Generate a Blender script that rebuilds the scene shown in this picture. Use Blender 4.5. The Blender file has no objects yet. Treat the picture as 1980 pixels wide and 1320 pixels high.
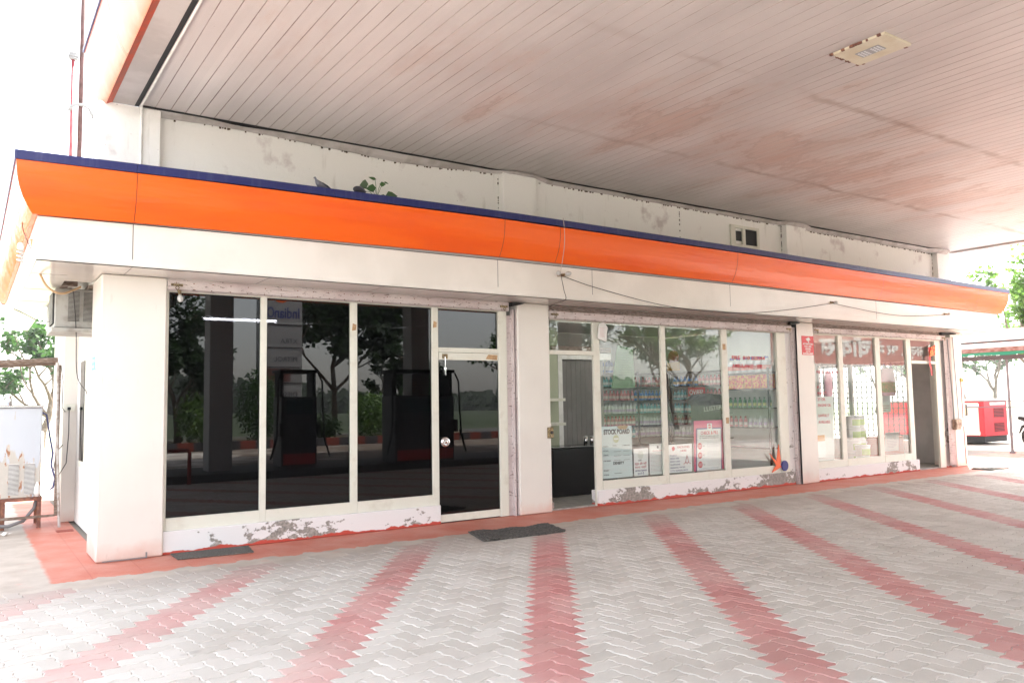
import bpy, math, random
from mathutils import Vector, Matrix
R_ = math.radians
SC = bpy.context.scene
# ------------------------------------------------------------------ camera
cam_d = bpy.data.cameras.new('camera'); cam = bpy.data.objects.new('camera', cam_d)
SC.collection.objects.link(cam); SC.camera = cam
CR = Vector((0.8271, -0.5618, -0.0164)); CU = Vector((-0.0304, -0.0738, 0.9968)); CD = Vector((0.5612, 0.8240, 0.0781))
m = Matrix(((CR.x, CU.x, -CD.x, -1.0926), (CR.y, CU.y, -CD.y, -8.9936), (CR.z, CU.z, -CD.z, 1.5), (0, 0, 0, 1)))
cam.matrix_world = m
cam_d.sensor_width = 36; cam_d.lens = 28.1; cam_d.clip_start = .05; cam_d.clip_end = 3000
# ------------------------------------------------------------------ world, sun, exposure
SUN_EL, SUN_AZ = 60, 62       # azimuth: degrees clockwise from +Y
W = bpy.data.worlds.new('World'); SC.world = W; W.use_nodes = True
wn = W.node_tree; bgn = wn.nodes['Background']
sky = wn.nodes.new('ShaderNodeTexSky'); sky.sky_type = 'NISHITA'; sky.sun_disc = False
sky.sun_elevation = R_(SUN_EL); sky.sun_rotation = R_(SUN_AZ); sky.dust_density = 2.0; sky.air_density = 1.0; sky.ozone_density = .6
hz = wn.nodes.new('ShaderNodeHueSaturation'); hz.inputs['Saturation'].default_value = .38
tint = wn.nodes.new('ShaderNodeMix'); tint.data_type = 'RGBA'; tint.blend_type = 'MULTIPLY'; tint.inputs[0].default_value = 1
tint.inputs[7].default_value = (1.025, .99, .955, 1)      # white haze of a dusty day
wn.links.new(sky.outputs[0], hz.inputs['Color']); wn.links.new(hz.outputs[0], tint.inputs[6]); wn.links.new(tint.outputs[2], bgn.inputs[0])
bgn.inputs[1].default_value = .15
sd = bpy.data.lights.new('sun', 'SUN'); sun = bpy.data.objects.new('sun', sd); SC.collection.objects.link(sun)
sd.energy = 3.2; sd.angle = R_(.8); sd.color = (1, .955, .89)
sv = Vector((math.sin(R_(SUN_AZ))*math.cos(R_(SUN_EL)), math.cos(R_(SUN_AZ))*math.cos(R_(SUN_EL)), math.sin(R_(SUN_EL))))
sun.rotation_euler = sv.to_track_quat('Z', 'Y').to_euler(); sun.location = (10, -5, 30)
SC.view_settings.view_transform = 'Standard'; SC.view_settings.look = 'None'
SC.view_settings.gamma = 1; SC.view_settings.exposure = 2.86
SC.cycles.transparent_max_bounces = 12; SC.cycles.max_bounces = 8

# ------------------------------------------------------------------ helpers
def ntree(name):
    mt = bpy.data.materials.new(name); mt.use_nodes = True
    return mt, mt.node_tree, mt.node_tree.nodes['Principled BSDF']
def pos_noise(nt, scale=5, detail=5, stretch=(1, 1, 1), rough=.55):
    g = nt.nodes.new('ShaderNodeNewGeometry'); mp = nt.nodes.new('ShaderNodeMapping')
    mp.inputs['Scale'].default_value = stretch
    n = nt.nodes.new('ShaderNodeTexNoise'); n.inputs['Scale'].default_value = scale
    n.inputs['Detail'].default_value = detail; n.inputs['Roughness'].default_value = rough
    nt.links.new(g.outputs['Position'], mp.inputs[0]); nt.links.new(mp.outputs[0], n.inputs['Vector'])
    return n.outputs['Fac']
def remap(nt, s, a, b, lo=0., hi=1.):
    r = nt.nodes.new('ShaderNodeMapRange'); r.inputs[1].default_value = a; r.inputs[2].default_value = b
    r.inputs[3].default_value = lo; r.inputs[4].default_value = hi
    nt.links.new(s, r.inputs[0]); return r.outputs[0]
def mixc(nt, f, a, b):
    x = nt.nodes.new('ShaderNodeMix'); x.data_type = 'RGBA'
    for s, v in ((x.inputs[0], f), (x.inputs[6], a), (x.inputs[7], b)):
        if hasattr(v, 'links'): nt.links.new(v, s)
        elif isinstance(v, (int, float)): s.default_value = v
        else: s.default_value = (*v, 1)
    return x.outputs[2]
def mth(nt, op, a, b=0., c=0.):
    x = nt.nodes.new('ShaderNodeMath'); x.operation = op
    for i, v in enumerate((a, b, c)):
        if hasattr(v, 'links'): nt.links.new(v, x.inputs[i])
        else: x.inputs[i].default_value = v
    return x.outputs[0]
def xyz(nt):
    g = nt.nodes.new('ShaderNodeNewGeometry'); s = nt.nodes.new('ShaderNodeSeparateXYZ')
    nt.links.new(g.outputs['Position'], s.inputs[0]); return s.outputs
def bumpit(nt, p, h, strength=.3, dist=.01):
    b = nt.nodes.new('ShaderNodeBump'); b.inputs['Strength'].default_value = strength
    b.inputs['Distance'].default_value = dist
    nt.links.new(h, b.inputs['Height']); nt.links.new(b.outputs[0], p.inputs['Normal'])
def M(name, col, rough=.5, metal=0, col2=None, lo=.45, hi=.6, scale=4, stretch=(1, 1, 1), bump=0, bscale=60, detail=5, ior=1.45, fine=.0):
    mt, nt, p = ntree(name)
    p.inputs['Base Color'].default_value = (*col, 1)
    p.inputs['Roughness'].default_value = rough; p.inputs['Metallic'].default_value = metal; p.inputs['IOR'].default_value = ior
    if col2:
        f = remap(nt, pos_noise(nt, scale, detail, stretch), lo, hi)
        nt.links.new(mixc(nt, f, col, col2), p.inputs['Base Color'])
    if bump: bumpit(nt, p, pos_noise(nt, bscale, 4), bump)
    return mt
def emis(name, col, s):
    mt, nt, p = ntree(name); p.inputs['Base Color'].default_value = (*col, 1)
    p.inputs['Emission Color'].default_value = (*col, 1); p.inputs['Emission Strength'].default_value = s
    return mt
def glass_mat(name, tint, f0=.045, boost=1.0):
    mt = bpy.data.materials.new(name); mt.use_nodes = True; nt = mt.node_tree
    nt.nodes.remove(nt.nodes['Principled BSDF']); out = nt.nodes['Material Output']
    tr = nt.nodes.new('ShaderNodeBsdfTransparent'); tr.inputs[0].default_value = (*tint, 1)
    gl = nt.nodes.new('ShaderNodeBsdfGlossy'); gl.inputs['Roughness'].default_value = .004
    lw = nt.nodes.new('ShaderNodeLayerWeight'); lw.inputs[0].default_value = .5
    f = mth(nt, 'MULTIPLY_ADD', mth(nt, 'POWER', lw.outputs['Facing'], 5.), (1-f0)*boost, f0*boost)
    mx = nt.nodes.new('ShaderNodeMixShader')
    nt.links.new(f, mx.inputs[0]); nt.links.new(tr.outputs[0], mx.inputs[1]); nt.links.new(gl.outputs[0], mx.inputs[2])
    nt.links.new(mx.outputs[0], out.inputs[0]); return mt

def link(o, parent=None):
    SC.collection.objects.link(o)
    if parent: o.parent = parent
def tag(o, label=None, cat=None, group=None, kind=None):
    for k, v in (('label', label), ('category', cat), ('group', group), ('kind', kind)):
        if v: o[k] = v
    return o
def thing(name, loc, label, cat, group=None):
    o = bpy.data.objects.new(name, None); o.location = loc; o.empty_display_size = .1
    link(o); return tag(o, label, cat, group)
def wloc(o):
    v = Vector((0, 0, 0))
    while o: v = v + Vector(o.location); o = o.parent
    return v
class MB:
    def __init__(s): s.v = []; s.f = []; s.mi = []; s.cur = 0
    def m(s, i): s.cur = i; return s
    def add(s, vs, fs):
        b = len(s.v); s.v += [tuple(p) for p in vs]
        for f in fs: s.f.append([b+i for i in f]); s.mi.append(s.cur)
        return s
    def box(s, x0, y0, z0, x1, y1, z1, bev=0):
        if bev <= 0:
            vs = [(x, y, z) for z in (z0, z1) for y in (y0, y1) for x in (x0, x1)]
            return s.add(vs, [(0, 2, 3, 1), (4, 5, 7, 6), (0, 1, 5, 4), (2, 6, 7, 3), (0, 4, 6, 2), (1, 3, 7, 5)])
        b = bev; vs = []; idx = {}
        def V(p):
            vs.append(p); return len(vs)-1
        X = (x0, x1); Y = (y0, y1); Z = (z0, z1); sx = (1, -1)
        for i in (0, 1):
            for j in (0, 1):
                for k in (0, 1):
                    idx[i, j, k, 0] = V((X[i], Y[j]+sx[j]*b, Z[k]+sx[k]*b))
                    idx[i, j, k, 1] = V((X[i]+sx[i]*b, Y[j], Z[k]+sx[k]*b))
                    idx[i, j, k, 2] = V((X[i]+sx[i]*b, Y[j]+sx[j]*b, Z[k]))
        fs = []
        def q(l, flip):
            fs.append(tuple(l[::-1]) if flip else tuple(l))
        for i in (0, 1): q([idx[i, 0, 0, 0], idx[i, 1, 0, 0], idx[i, 1, 1, 0], idx[i, 0, 1, 0]], i == 0)
        for j in (0, 1): q([idx[0, j, 0, 1], idx[1, j, 0, 1], idx[1, j, 1, 1], idx[0, j, 1, 1]], j == 1)
        for k in (0, 1): q([idx[0, 0, k, 2], idx[1, 0, k, 2], idx[1, 1, k, 2], idx[0, 1, k, 2]], k == 0)
        for j in (0, 1):
            for k in (0, 1): q([idx[0, j, k, 1], idx[1, j, k, 1], idx[1, j, k, 2], idx[0, j, k, 2]], (j == k))
        for i in (0, 1):
            for k in (0, 1): q([idx[i, 0, k, 0], idx[i, 1, k, 0], idx[i, 1, k, 2], idx[i, 0, k, 2]], (i != k))
        for i in (0, 1):
            for j in (0, 1): q([idx[i, j, 0, 0], idx[i, j, 1, 0], idx[i, j, 1, 1], idx[i, j, 0, 1]], (i == j))
        for i in (0, 1):
            for j in (0, 1):
                for k in (0, 1): q([idx[i, j, k, 0], idx[i, j, k, 1], idx[i, j, k, 2]], (i+j+k) % 2 == 1)
        return s.add(vs, fs)
    def tube(s, pts, r, seg=8, cap=True):
        pts = [Vector(p) for p in pts]; n = len(pts)
        rs = r if isinstance(r, (list, tuple)) else [r]*n
        vs = []; up = None
        for i, p in enumerate(pts):
            t = (pts[min(i+1, n-1)] - pts[max(i-1, 0)]).normalized()
            if up is None:
                up = Vector((0, 0, 1)) if abs(t.z) < .9 else Vector((1, 0, 0))
            a = t.cross(up)
            if a.length < 1e-4: a = t.cross(Vector((0, 1, 0)))
            a.normalize(); b = a.cross(t).normalized(); up = b
            for k in range(seg):
                w = 2*math.pi*k/seg; vs.append(p + (a*math.cos(w)+b*math.sin(w))*rs[i])
        fs = []
        for i in range(n-1):
            for k in range(seg):
                k2 = (k+1) % seg; fs.append((i*seg+k, i*seg+k2, (i+1)*seg+k2, (i+1)*seg+k))
        if cap: fs.append(tuple(range(seg))[::-1]); fs.append(tuple((n-1)*seg+k for k in range(seg)))
        return s.add(vs, fs)
    def lathe(s, c, prof, seg=16, ax='z'):
        vs = []; fs = []
        for (r, h) in prof:
            for k in range(seg):
                w = 2*math.pi*k/seg; a, b = r*math.cos(w), r*math.sin(w)
                vs.append({'z': (c[0]+a, c[1]+b, c[2]+h), 'y': (c[0]+a, c[1]+h, c[2]+b), 'x': (c[0]+h, c[1]+a, c[2]+b)}[ax])
        n = len(prof)
        for i in range(n-1):
            for k in range(seg):
                k2 = (k+1) % seg; fs.append((i*seg+k, i*seg+k2, (i+1)*seg+k2, (i+1)*seg+k))
        fs.append(tuple(range(seg))[::-1]); fs.append(tuple((n-1)*seg+k for k in range(seg)))
        return s.add(vs, fs)
    def plate(s, poly, y0, y1):       # polygon in x,z given depth in y
        n = len(poly)
        vs = [(x, y0, z) for x, z in poly] + [(x, y1, z) for x, z in poly]
        fs = [tuple(range(n)), tuple(range(2*n-1, n-1, -1))]
        for i in range(n): j = (i+1) % n; fs.append((i, i+n, j+n, j))
        return s.add(vs, fs)
    def slab(s, poly, z0, z1):        # polygon in x,y given height
        n = len(poly)
        vs = [(x, y, z0) for x, y in poly] + [(x, y, z1) for x, y in poly]
        fs = [tuple(range(n))[::-1], tuple(range(n, 2*n))]
        for i in range(n): j = (i+1) % n; fs.append((i, j, j+n, i+n))
        return s.add(vs, fs)
    def build(s, name, mats, parent=None, loc=None, smooth=False):
        off = wloc(parent) if parent else Vector(loc or (0, 0, 0))
        me = bpy.data.meshes.new(name)
        me.from_pydata([(a-off.x, b-off.y, c-off.z) for a, b, c in s.v], [], s.f)
        if not isinstance(mats, (list, tuple)): mats = [mats]
        for mm in mats: me.materials.append(mm)
        if len(mats) > 1: me.polygons.foreach_set('material_index', s.mi)
        if smooth: me.polygons.foreach_set('use_smooth', [True]*len(me.polygons))
        me.update()
        o = bpy.data.objects.new(name, me)
        if not parent and loc: o.location = loc
        link(o, parent); return o
def copy_tree(o, loc=None, parent=None):
    c = o.copy(); link(c, parent)
    if loc: c.location = loc
    for ch in o.children: copy_tree(ch, None, c)
    return c
def text(body, x, y, z, size, mat, parent, w=None, face='-y', name='lettering', align='LEFT', tilt=0, bold=0., spacing=1.):
    cu = bpy.data.curves.new('t', 'FONT'); cu.body = body; cu.size = size; cu.align_x = align; cu.extrude = .0008; cu.offset = bold; cu.space_line = spacing
    ob = bpy.data.objects.new('t', cu); SC.collection.objects.link(ob)
    dg = bpy.context.evaluated_depsgraph_get(); me = bpy.data.meshes.new_from_object(ob.evaluated_get(dg))
    bpy.data.objects.remove(ob); me.materials.clear(); me.materials.append(mat)
    xs = [v.co.x for v in me.vertices] or [0, 1]
    k = (w/(max(xs)-min(xs))) if w else 1.
    off = wloc(parent)
    for v in me.vertices:
        a, b, c = v.co.x*k, v.co.y, v.co.z
        ca, sa = math.cos(tilt), math.sin(tilt); a, b = a*ca-b*sa, a*sa+b*ca
        if face == '-y': p = (x+a, y-c, z+b)
        elif face == '+y': p = (x-a, y+c, z+b)
        elif face == 'mir': p = (x-a, y-c, z+b)
        elif face == '-x': p = (x-c, y-a, z+b)
        elif face == 'mx': p = (x-c, y+a, z+b)
        else: p = (x+c, y+a, z+b)
        v.co = Vector(p)-off
    o = bpy.data.objects.new(name, me); link(o, parent); return o

# ------------------------------------------------------------------ materials
m_acp = M('cream cladding', (.72, .67, .61), .28, col2=(.66, .61, .55), scale=1.3, lo=.4, hi=.7)
def acp():
    mt, nt, p = ntree('cream cladding'); p.inputs['Roughness'].default_value = .28; o = xyz(nt)
    c = mixc(nt, remap(nt, pos_noise(nt, 1.3, 5), .4, .7), (.74, .70, .64), (.69, .645, .59))
    d = mth(nt, 'MULTIPLY', remap(nt, mth(nt, 'ADD', o[2], mth(nt, 'MULTIPLY', pos_noise(nt, 4, 5), -.3)), -.14, .03, .55, 0), 1.)
    c = mixc(nt, d, c, (.66, .36, .28))
    c = mixc(nt, mth(nt, 'MULTIPLY', remap(nt, pos_noise(nt, 16, 4, (1, 1, .3)), .66, .78), .25), c, (.4, .34, .28))
    nt.links.new(c, p.inputs['Base Color']); return mt
m_acp = acp()
m_acpw = M('white cladding', (.76, .72, .66), .22, col2=(.70, .66, .60), scale=1.1)
m_orange = M('orange cladding', (.84, .120, .005), .36, col2=(.80, .10, .006), scale=2.2, stretch=(.3, 1, 2))
_p = m_orange.node_tree.nodes['Principled BSDF']; _p.inputs['Roughness'].default_value = .27
bumpit(m_orange.node_tree, _p, pos_noise(m_orange.node_tree, 1.6, 3, (.35, 1, 5)), .28, .06)
m_navy = M('navy cladding', (.012, .017, .10), .35, col2=(.04, .045, .13), scale=9, stretch=(3, 1, .25), lo=.5, hi=.75)
m_frame = M('cream window frame', (.70, .69, .60), .4, col2=(.60, .57, .48), scale=6, lo=.55, hi=.8)
m_seam = M('dark seam', (.02, .02, .02), .8)
m_dark = M('dark interior', (.03, .03, .03), .8)
m_black = M('black rubber', (.015, .015, .015), .6)
m_steel = M('steel', (.55, .55, .55), .25, 1)
m_chrome = M('polished steel', (.75, .75, .75), .12, 1)
m_rustpipe = M('rusty painted pipe', (.10, .045, .04), .6, col2=(.06, .025, .02), scale=8)
m_redpipe = M('red painted pipe', (.26, .04, .05), .5, col2=(.28, .08, .08), scale=8)
m_pvc = M('grey plastic pipe', (.22, .22, .22), .5)
m_white = M('white paint', (.78, .77, .74), .5, col2=(.68, .67, .63), scale=5)
m_paper = M('white paper', (.74, .78, .78), .5)
m_ink = M('black ink', (.03, .03, .04), .6)
m_redink = M('red ink', (.50, .03, .05), .6)
m_pinkb = M('magenta board', (.62, .06, .16), .4)
m_blueink = M('navy ink', (.04, .05, .20), .6)
m_red = M('red paint', (.55, .03, .03), .4, col2=(.48, .05, .04), scale=3)
m_wire = M('black wire', (.04, .035, .035), .6)
m_tan = M('tan hose', (.55, .36, .20), .45)
m_wood = M('weathered timber', (.16, .11, .08), .8, col2=(.28, .22, .18), scale=14, stretch=(1, 1, 4))
m_rust = M('rusty steel', (.17, .07, .05), .75, col2=(.28, .12, .07), scale=20)
m_bulb = M('bulb glass', (.50, .50, .48), .15)
m_brass = M('brass lock', (.35, .27, .15), .4, .8, col2=(.1, .07, .05), scale=60)
m_green = M('green leaf', (.05, .13, .025), .5, col2=(.03, .08, .015), scale=3, lo=.35, hi=.65)
m_green2 = M('dark green leaf', (.022, .055, .016), .5, col2=(.04, .09, .02), scale=2, lo=.35, hi=.65)
m_greenl = M('light green leaf', (.11, .20, .04), .5, col2=(.06, .13, .03), scale=2, lo=.35, hi=.65)
def leafy(name, a, b):
    mt, nt, p = ntree(name); c = mixc(nt, remap(nt, pos_noise(nt, 2.5, 3), .35, .65), a, b)
    nt.links.new(c, p.inputs['Base Color']); p.inputs['Roughness'].default_value = .5
    tr = nt.nodes.new('ShaderNodeBsdfTranslucent'); nt.links.new(c, tr.inputs[0]); mx = nt.nodes.new('ShaderNodeMixShader'); mx.inputs[0].default_value = .45
    nt.links.new(p.outputs[0], mx.inputs[1]); nt.links.new(tr.outputs[0], mx.inputs[2]); nt.links.new(mx.outputs[0], nt.nodes['Material Output'].inputs[0]); return mt
m_green = leafy('green foliage', (.06, .15, .03), (.035, .09, .02)); m_green2 = leafy('dark green foliage', (.022, .055, .016), (.04, .09, .02)); m_greenl = leafy('light green foliage', (.17, .30, .06), (.10, .21, .04))
m_bark = M('bark', (.12, .09, .065), .9, col2=(.2, .16, .12), scale=10, bump=.5, bscale=30)
m_rubmat = M('grey coir mat', (.045, .042, .036), .95, col2=(.21, .195, .17), scale=70, lo=.38, hi=.68, bump=.8, bscale=200)

# plaster of the upper wall: cream limewash with damp stains running down
def plaster():
    mt, nt, p = ntree('limewashed plaster'); p.inputs['Roughness'].default_value = .85
    f1 = remap(nt, pos_noise(nt, 2.1, 6), .60, .70); f2 = remap(nt, pos_noise(nt, 9, 5, (1, 1, .12)), .62, .80)
    c = mixc(nt, f1, (.86, .84, .80), (.60, .54, .52)); c = mixc(nt, mth(nt, 'MULTIPLY', f2, .5), c, (.40, .36, .30))
    f3 = remap(nt, pos_noise(nt, 26, 3), .70, .76); c = mixc(nt, mth(nt, 'MULTIPLY', f3, .6), c, (.2, .17, .15))
    nt.links.new(c, p.inputs['Base Color']); bumpit(nt, p, pos_noise(nt, 14, 6), .25, .02); return mt
m_plaster = plaster()
# plinth: white paint flaking off grey cement
def plinth_mat(seed, thr):
    mt, nt, p = ntree('flaking white paint'); p.inputs['Roughness'].default_value = .8
    o = xyz(nt)
    n = pos_noise(nt, 7.5, 9, (1, 1, 1.5), .66); n2 = pos_noise(nt, .8, 2)
    zz = remap(nt, o[2], .0, .24, .07, -.07)
    s = mth(nt, 'ADD', mth(nt, 'ADD', n, zz), mth(nt, 'MULTIPLY', n2, 1.1))
    f = remap(nt, s, thr, thr+.012)
    cem = mixc(nt, remap(nt, pos_noise(nt, 40, 5), .35, .7), (.20, .185, .165), (.42, .38, .34))
    c = mixc(nt, f, (.76, .74, .73), cem)
    red = remap(nt, mth(nt, 'ADD', o[2], mth(nt, 'MULTIPLY', pos_noise(nt, 7, 4), -.11)), -.028, -.022, 1, 0)
    c = mixc(nt, red, c, (.50, .07, .045)); nt.links.new(c, p.inputs['Base Color'])
    bumpit(nt, p, f, .5, .012); return mt
m_plinth = plinth_mat(0, 1.155); m_plinth2 = plinth_mat(1, 1.055)
# rolling shutter paint, chipped
def shutter_mat():
    mt, nt, p = ntree('chipped shutter paint'); p.inputs['Roughness'].default_value = .55
    n = remap(nt, pos_noise(nt, 16, 8, (.6, 1, 3), .75), .585, .62)
    c = mixc(nt, remap(nt, pos_noise(nt, 3, 4), .35, .65), (.56, .47, .46), (.66, .59, .57))
    c = mixc(nt, n, c, (.13, .075, .06)); nt.links.new(c, p.inputs['Base Color']); bumpit(nt, p, n, -.3, .004); return mt
m_shut = shutter_mat()
m_curtain = M('shutter slats', (.34, .27, .24), .7, col2=(.12, .08, .06), scale=18, stretch=(1, 1, 3), lo=.4, hi=.7)
# canopy ceiling slats
def ceil_mat():
    mt, nt, p = ntree('dusty ceiling slats'); o = xyz(nt)
    base = mixc(nt, remap(nt, pos_noise(nt, .7, 5, (1.2, .5, 1)), .38, .66), (.70, .64, .61), (.56, .51, .49))
    # one tone per slat
    wn_ = nt.nodes.new('ShaderNodeTexWhiteNoise'); wn_.noise_dimensions = '1D'
    nt.links.new(mth(nt, 'FLOOR', mth(nt, 'DIVIDE', mth(nt, 'SUBTRACT', o[0], .15), .157)), wn_.inputs['W'])
    base = mixc(nt, mth(nt, 'MULTIPLY', wn_.outputs['Value'], .20), base, (.48, .43, .41))
    # tan rust-water stains, streaked along the slats
    st = pos_noise(nt, 1.0, 9, (1.5, .55, 1), .66)
    band = remap(nt, mth(nt, 'ABSOLUTE', mth(nt, 'ADD', o[1], 2.2)), .2, 2.6, .10, -.16)
    bx = remap(nt, mth(nt, 'ABSOLUTE', mth(nt, 'ADD', o[0], -9.5)), 1.5, 8.0, .035, -.14)
    s = mth(nt, 'ADD', mth(nt, 'ADD', st, band), bx)
    f = mth(nt, 'MULTIPLY', remap(nt, s, .47, .76), mth(nt, 'MULTIPLY_ADD', pos_noise(nt, 3, 3, (6, .35, 1)), 1.3, .15))
    c = mixc(nt, mth(nt, 'MULTIPLY', f, .80), base, (.52, .32, .24))
    edge = mth(nt, 'MULTIPLY', remap(nt, s, .595, .615), remap(nt, s, .66, .615))
    c = mixc(nt, mth(nt, 'MULTIPLY', edge, .30), c, (.26, .13, .08))
    for yy in (-1.55, -3.80):      # stained butt joints of the slats
        d = mth(nt, 'ABSOLUTE', mth(nt, 'ADD', mth(nt, 'ADD', o[1], -yy), mth(nt, 'MULTIPLY', mth(nt, 'SUBTRACT', pos_noise(nt, 3, 5), .5), .25)))
        j = mth(nt, 'MULTIPLY', remap(nt, d, .012, .085, .65, 0), mth(nt, 'MULTIPLY', remap(nt, pos_noise(nt, 1.3, 4), .40, .58), remap(nt, o[0], 2.5, 8.0, .0, 1.)))
        c = mixc(nt, j, c, (.26, .15, .10))
    gr_ = mth(nt, 'MULTIPLY', remap(nt, mth(nt, 'ADD', o[1], mth(nt, 'MULTIPLY', pos_noise(nt, 1.4, 6, (1, .6, 1)), 2.2)), .15, 1.5), remap(nt, mth(nt, 'ABSOLUTE', mth(nt, 'ADD', o[0], -8.)), 3., 7., .75, .1))
    c = mixc(nt, gr_, c, (.36, .34, .31))
    sp = remap(nt, pos_noise(nt, 45, 2), .74, .78); c = mixc(nt, mth(nt, 'MULTIPLY', sp, .5), c, (.2, .12, .09))
    nt.links.new(c, p.inputs['Base Color'])
    p.inputs['Roughness'].default_value = .42; p.inputs['IOR'].default_value = 1.5
    bumpit(nt, p, pos_noise(nt, 6, 3, (3, .4, 1)), .12, .01); return mt
m_ceil = ceil_mat()
m_glassd = glass_mat('black tinted glass', (.09, .09, .095), .055, 1.0)
m_glassc = glass_mat('clear shop glass', (.965, .98, .97), .05, 1.25)

# ------------------------------------------------------------------ ground
def ground_mat():
    mt, nt, p = ntree('dusty concrete ground'); p.inputs['Roughness'].default_value = .9; o = xyz(nt)
    c = mixc(nt, remap(nt, pos_noise(nt, .5, 6), .35, .65), (.28, .25, .215), (.22, .195, .165))
    far = remap(nt, o[1], -33, -36); c = mixc(nt, far, c, (.045, .07, .025))
    c = mixc(nt, mth(nt, 'MULTIPLY', remap(nt, o[1], 14, 18), remap(nt, pos_noise(nt, .3, 4), .4, .6)), c, (.14, .18, .06))
    nt.links.new(c, p.inputs['Base Color']); return mt
g = MB(); g.add([(-600, -600, -.02), (600, -600, -.02), (600, 600, -.02), (-600, 600, -.02)], [(0, 1, 2, 3)])
tag(g.build('ground', ground_mat()), kind='structure')
g = MB(); g.add([(-300, -34, -.012), (300, -34, -.012), (300, -27, -.012), (-300, -27, -.012)], [(0, 1, 2, 3)])
tag(g.build('road', M('asphalt', (.09, .088, .085), .85, col2=(.12, .115, .11), scale=2)), kind='structure')

def pavers():
    Wd = .1225; th = R_(8.6); ex = Vector((math.cos(th), math.sin(th))); ey = Vector((-math.sin(th), math.cos(th)))
    O = Vector((2.278, -4.276)); rnd = random.Random(5)
    a = .055
    S = [(.0, 0.), (.20, a), (.36, a), (.64, -a), (.80, -a)]   # odd-symmetric joint profile on every unit edge
    def edge(p, q):
        dx, dy = q[0]-p[0], q[1]-p[1]; out = []
        sg = 1 if (dx+dy) > 0 else -1
        for t, s in S:
            if dx: out.append((p[0]+dx*t, p[1]+s*(1 if dx > 0 else -1)))
            else: out.append((p[0]+s*(-1 if dy > 0 else 1), p[1]+dy*t))
        return out
    def outline(c):
        pts = []
        for i in range(len(c)): pts += edge(c[i], c[(i+1) % len(c)])
        return pts
    H = outline([(0, 0), (1, 0), (2, 0), (2, 1), (1, 1), (0, 1)]); V = outline([(0, 0), (1, 0), (1, 1), (1, 2), (0, 2), (0, 1)])
    def inset(pts, d):
        n = len(pts); out = []
        for i in range(n):
            p0, p1, p2 = Vector(pts[i-1]), Vector(pts[i]), Vector(pts[(i+1) % n])
            n1 = Vector((-(p1-p0).y, (p1-p0).x)).normalized(); n2 = Vector((-(p2-p1).y, (p2-p1).x)).normalized()
            b = (n1+n2); b = b/(max(.5, b.length_squared/2)) if b.length > .1 else n1
            out.append((p1.x+b.x*d, p1.y+b.y*d))
        return out
    shapes = []
    for pts in (H, V):
        top = inset(pts, (.0075)/Wd); bot = inset(pts, .0012/Wd); shapes.append((top, bot))
    verts = []; faces = []; ra = []; st = []
    n = len(H)
    for k in range(-70, 90):
        for mm in range(-200, 200):
            bx, by = mm+2*k, mm-2*k
            c = O + ex*(bx*Wd) + ey*(by*Wd)
            if c.x < -9.5 or c.x > 27 or c.y < -11 or c.y > -.9: continue
            if c.x < -.7 and c.y > -1.25: continue
            for typ in (0, 1):
                ox, oy = (bx, by) if typ == 0 else (bx, by+1)
                cc = O + ex*((ox+.5)*Wd) + ey*((oy+.5)*Wd)
                if cc.y > -1.12 + .05*math.sin(cc.x*2.3): continue
                top, bot = shapes[typ]; tz = rnd.uniform(-.0015, .0015); tx = rnd.uniform(-.006, .006); ty = rnd.uniform(-.006, .006)
                b = len(verts)
                for (u, v) in top:
                    p = O + ex*((ox+u)*Wd) + ey*((oy+v)*Wd); verts.append((p.x, p.y, tz+(u-1)*Wd*tx+(v-1)*Wd*ty))
                for (u, v) in bot:
                    p = O + ex*((ox+u)*Wd) + ey*((oy+v)*Wd); verts.append((p.x, p.y, -.0065))
                faces.append(tuple(range(b, b+n)))
                stripe = (typ == 0 and k % 4 == 0) or (typ == 1 and k % 4 == 1)
                r = rnd.random(); ra.append(r); st.append(1. if stripe else 0.)
                for i in range(n):
                    j = (i+1) % n; faces.append((b+i, b+n+i, b+n+j, b+j)); ra.append(r); st.append(1. if stripe else 0.)
    me = bpy.data.meshes.new('paving'); me.from_pydata(verts, [], faces)
    at = me.attributes.new('tone', 'FLOAT', 'FACE'); at.data.foreach_set('value', ra)
    at = me.attributes.new('stripe', 'FLOAT', 'FACE'); at.data.foreach_set('value', st)
    mt, nt, p = ntree('concrete pavers'); p.inputs['Roughness'].default_value = .72
    A = nt.nodes.new('ShaderNodeAttribute'); A.attribute_name = 'tone'; B = nt.nodes.new('ShaderNodeAttribute'); B.attribute_name = 'stripe'
    o = xyz(nt)
    c = mixc(nt, A.outputs['Fac'], (.47, .45, .405), (.57, .55, .505))
    rc = mixc(nt, A.outputs['Fac'], (.43, .175, .165), (.52, .26, .24))
    fade = remap(nt, mth(nt, 'ADD', pos_noise(nt, .9, 4), remap(nt, o[0], -1, 2.0, .42, 0)), .48, .90, .0, .8)
    rc = mixc(nt, fade, rc, (.56, .45, .41))
    c = mixc(nt, B.outputs['Fac'], c, rc)
    dirt = remap(nt, pos_noise(nt, 1.1, 7), .48, .72, 0, .38); c = mixc(nt, dirt, c, (.30, .26, .22))
    oil = remap(nt, pos_noise(nt, 2.3, 5, (1, 1.6, 1), .5), .655, .73, 0, .42); c = mixc(nt, oil, c, (.16, .15, .14))
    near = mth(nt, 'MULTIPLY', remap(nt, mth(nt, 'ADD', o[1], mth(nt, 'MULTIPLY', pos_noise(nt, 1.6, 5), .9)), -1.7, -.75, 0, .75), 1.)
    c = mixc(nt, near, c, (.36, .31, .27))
    sp = remap(nt, pos_noise(nt, 260, 2), .35, .7, -.06, .06)
    hsv = nt.nodes.new('ShaderNodeHueSaturation'); nt.links.new(c, hsv.inputs['Color']); nt.links.new(mth(nt, 'ADD', sp, 1.), hsv.inputs['Value'])
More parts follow.
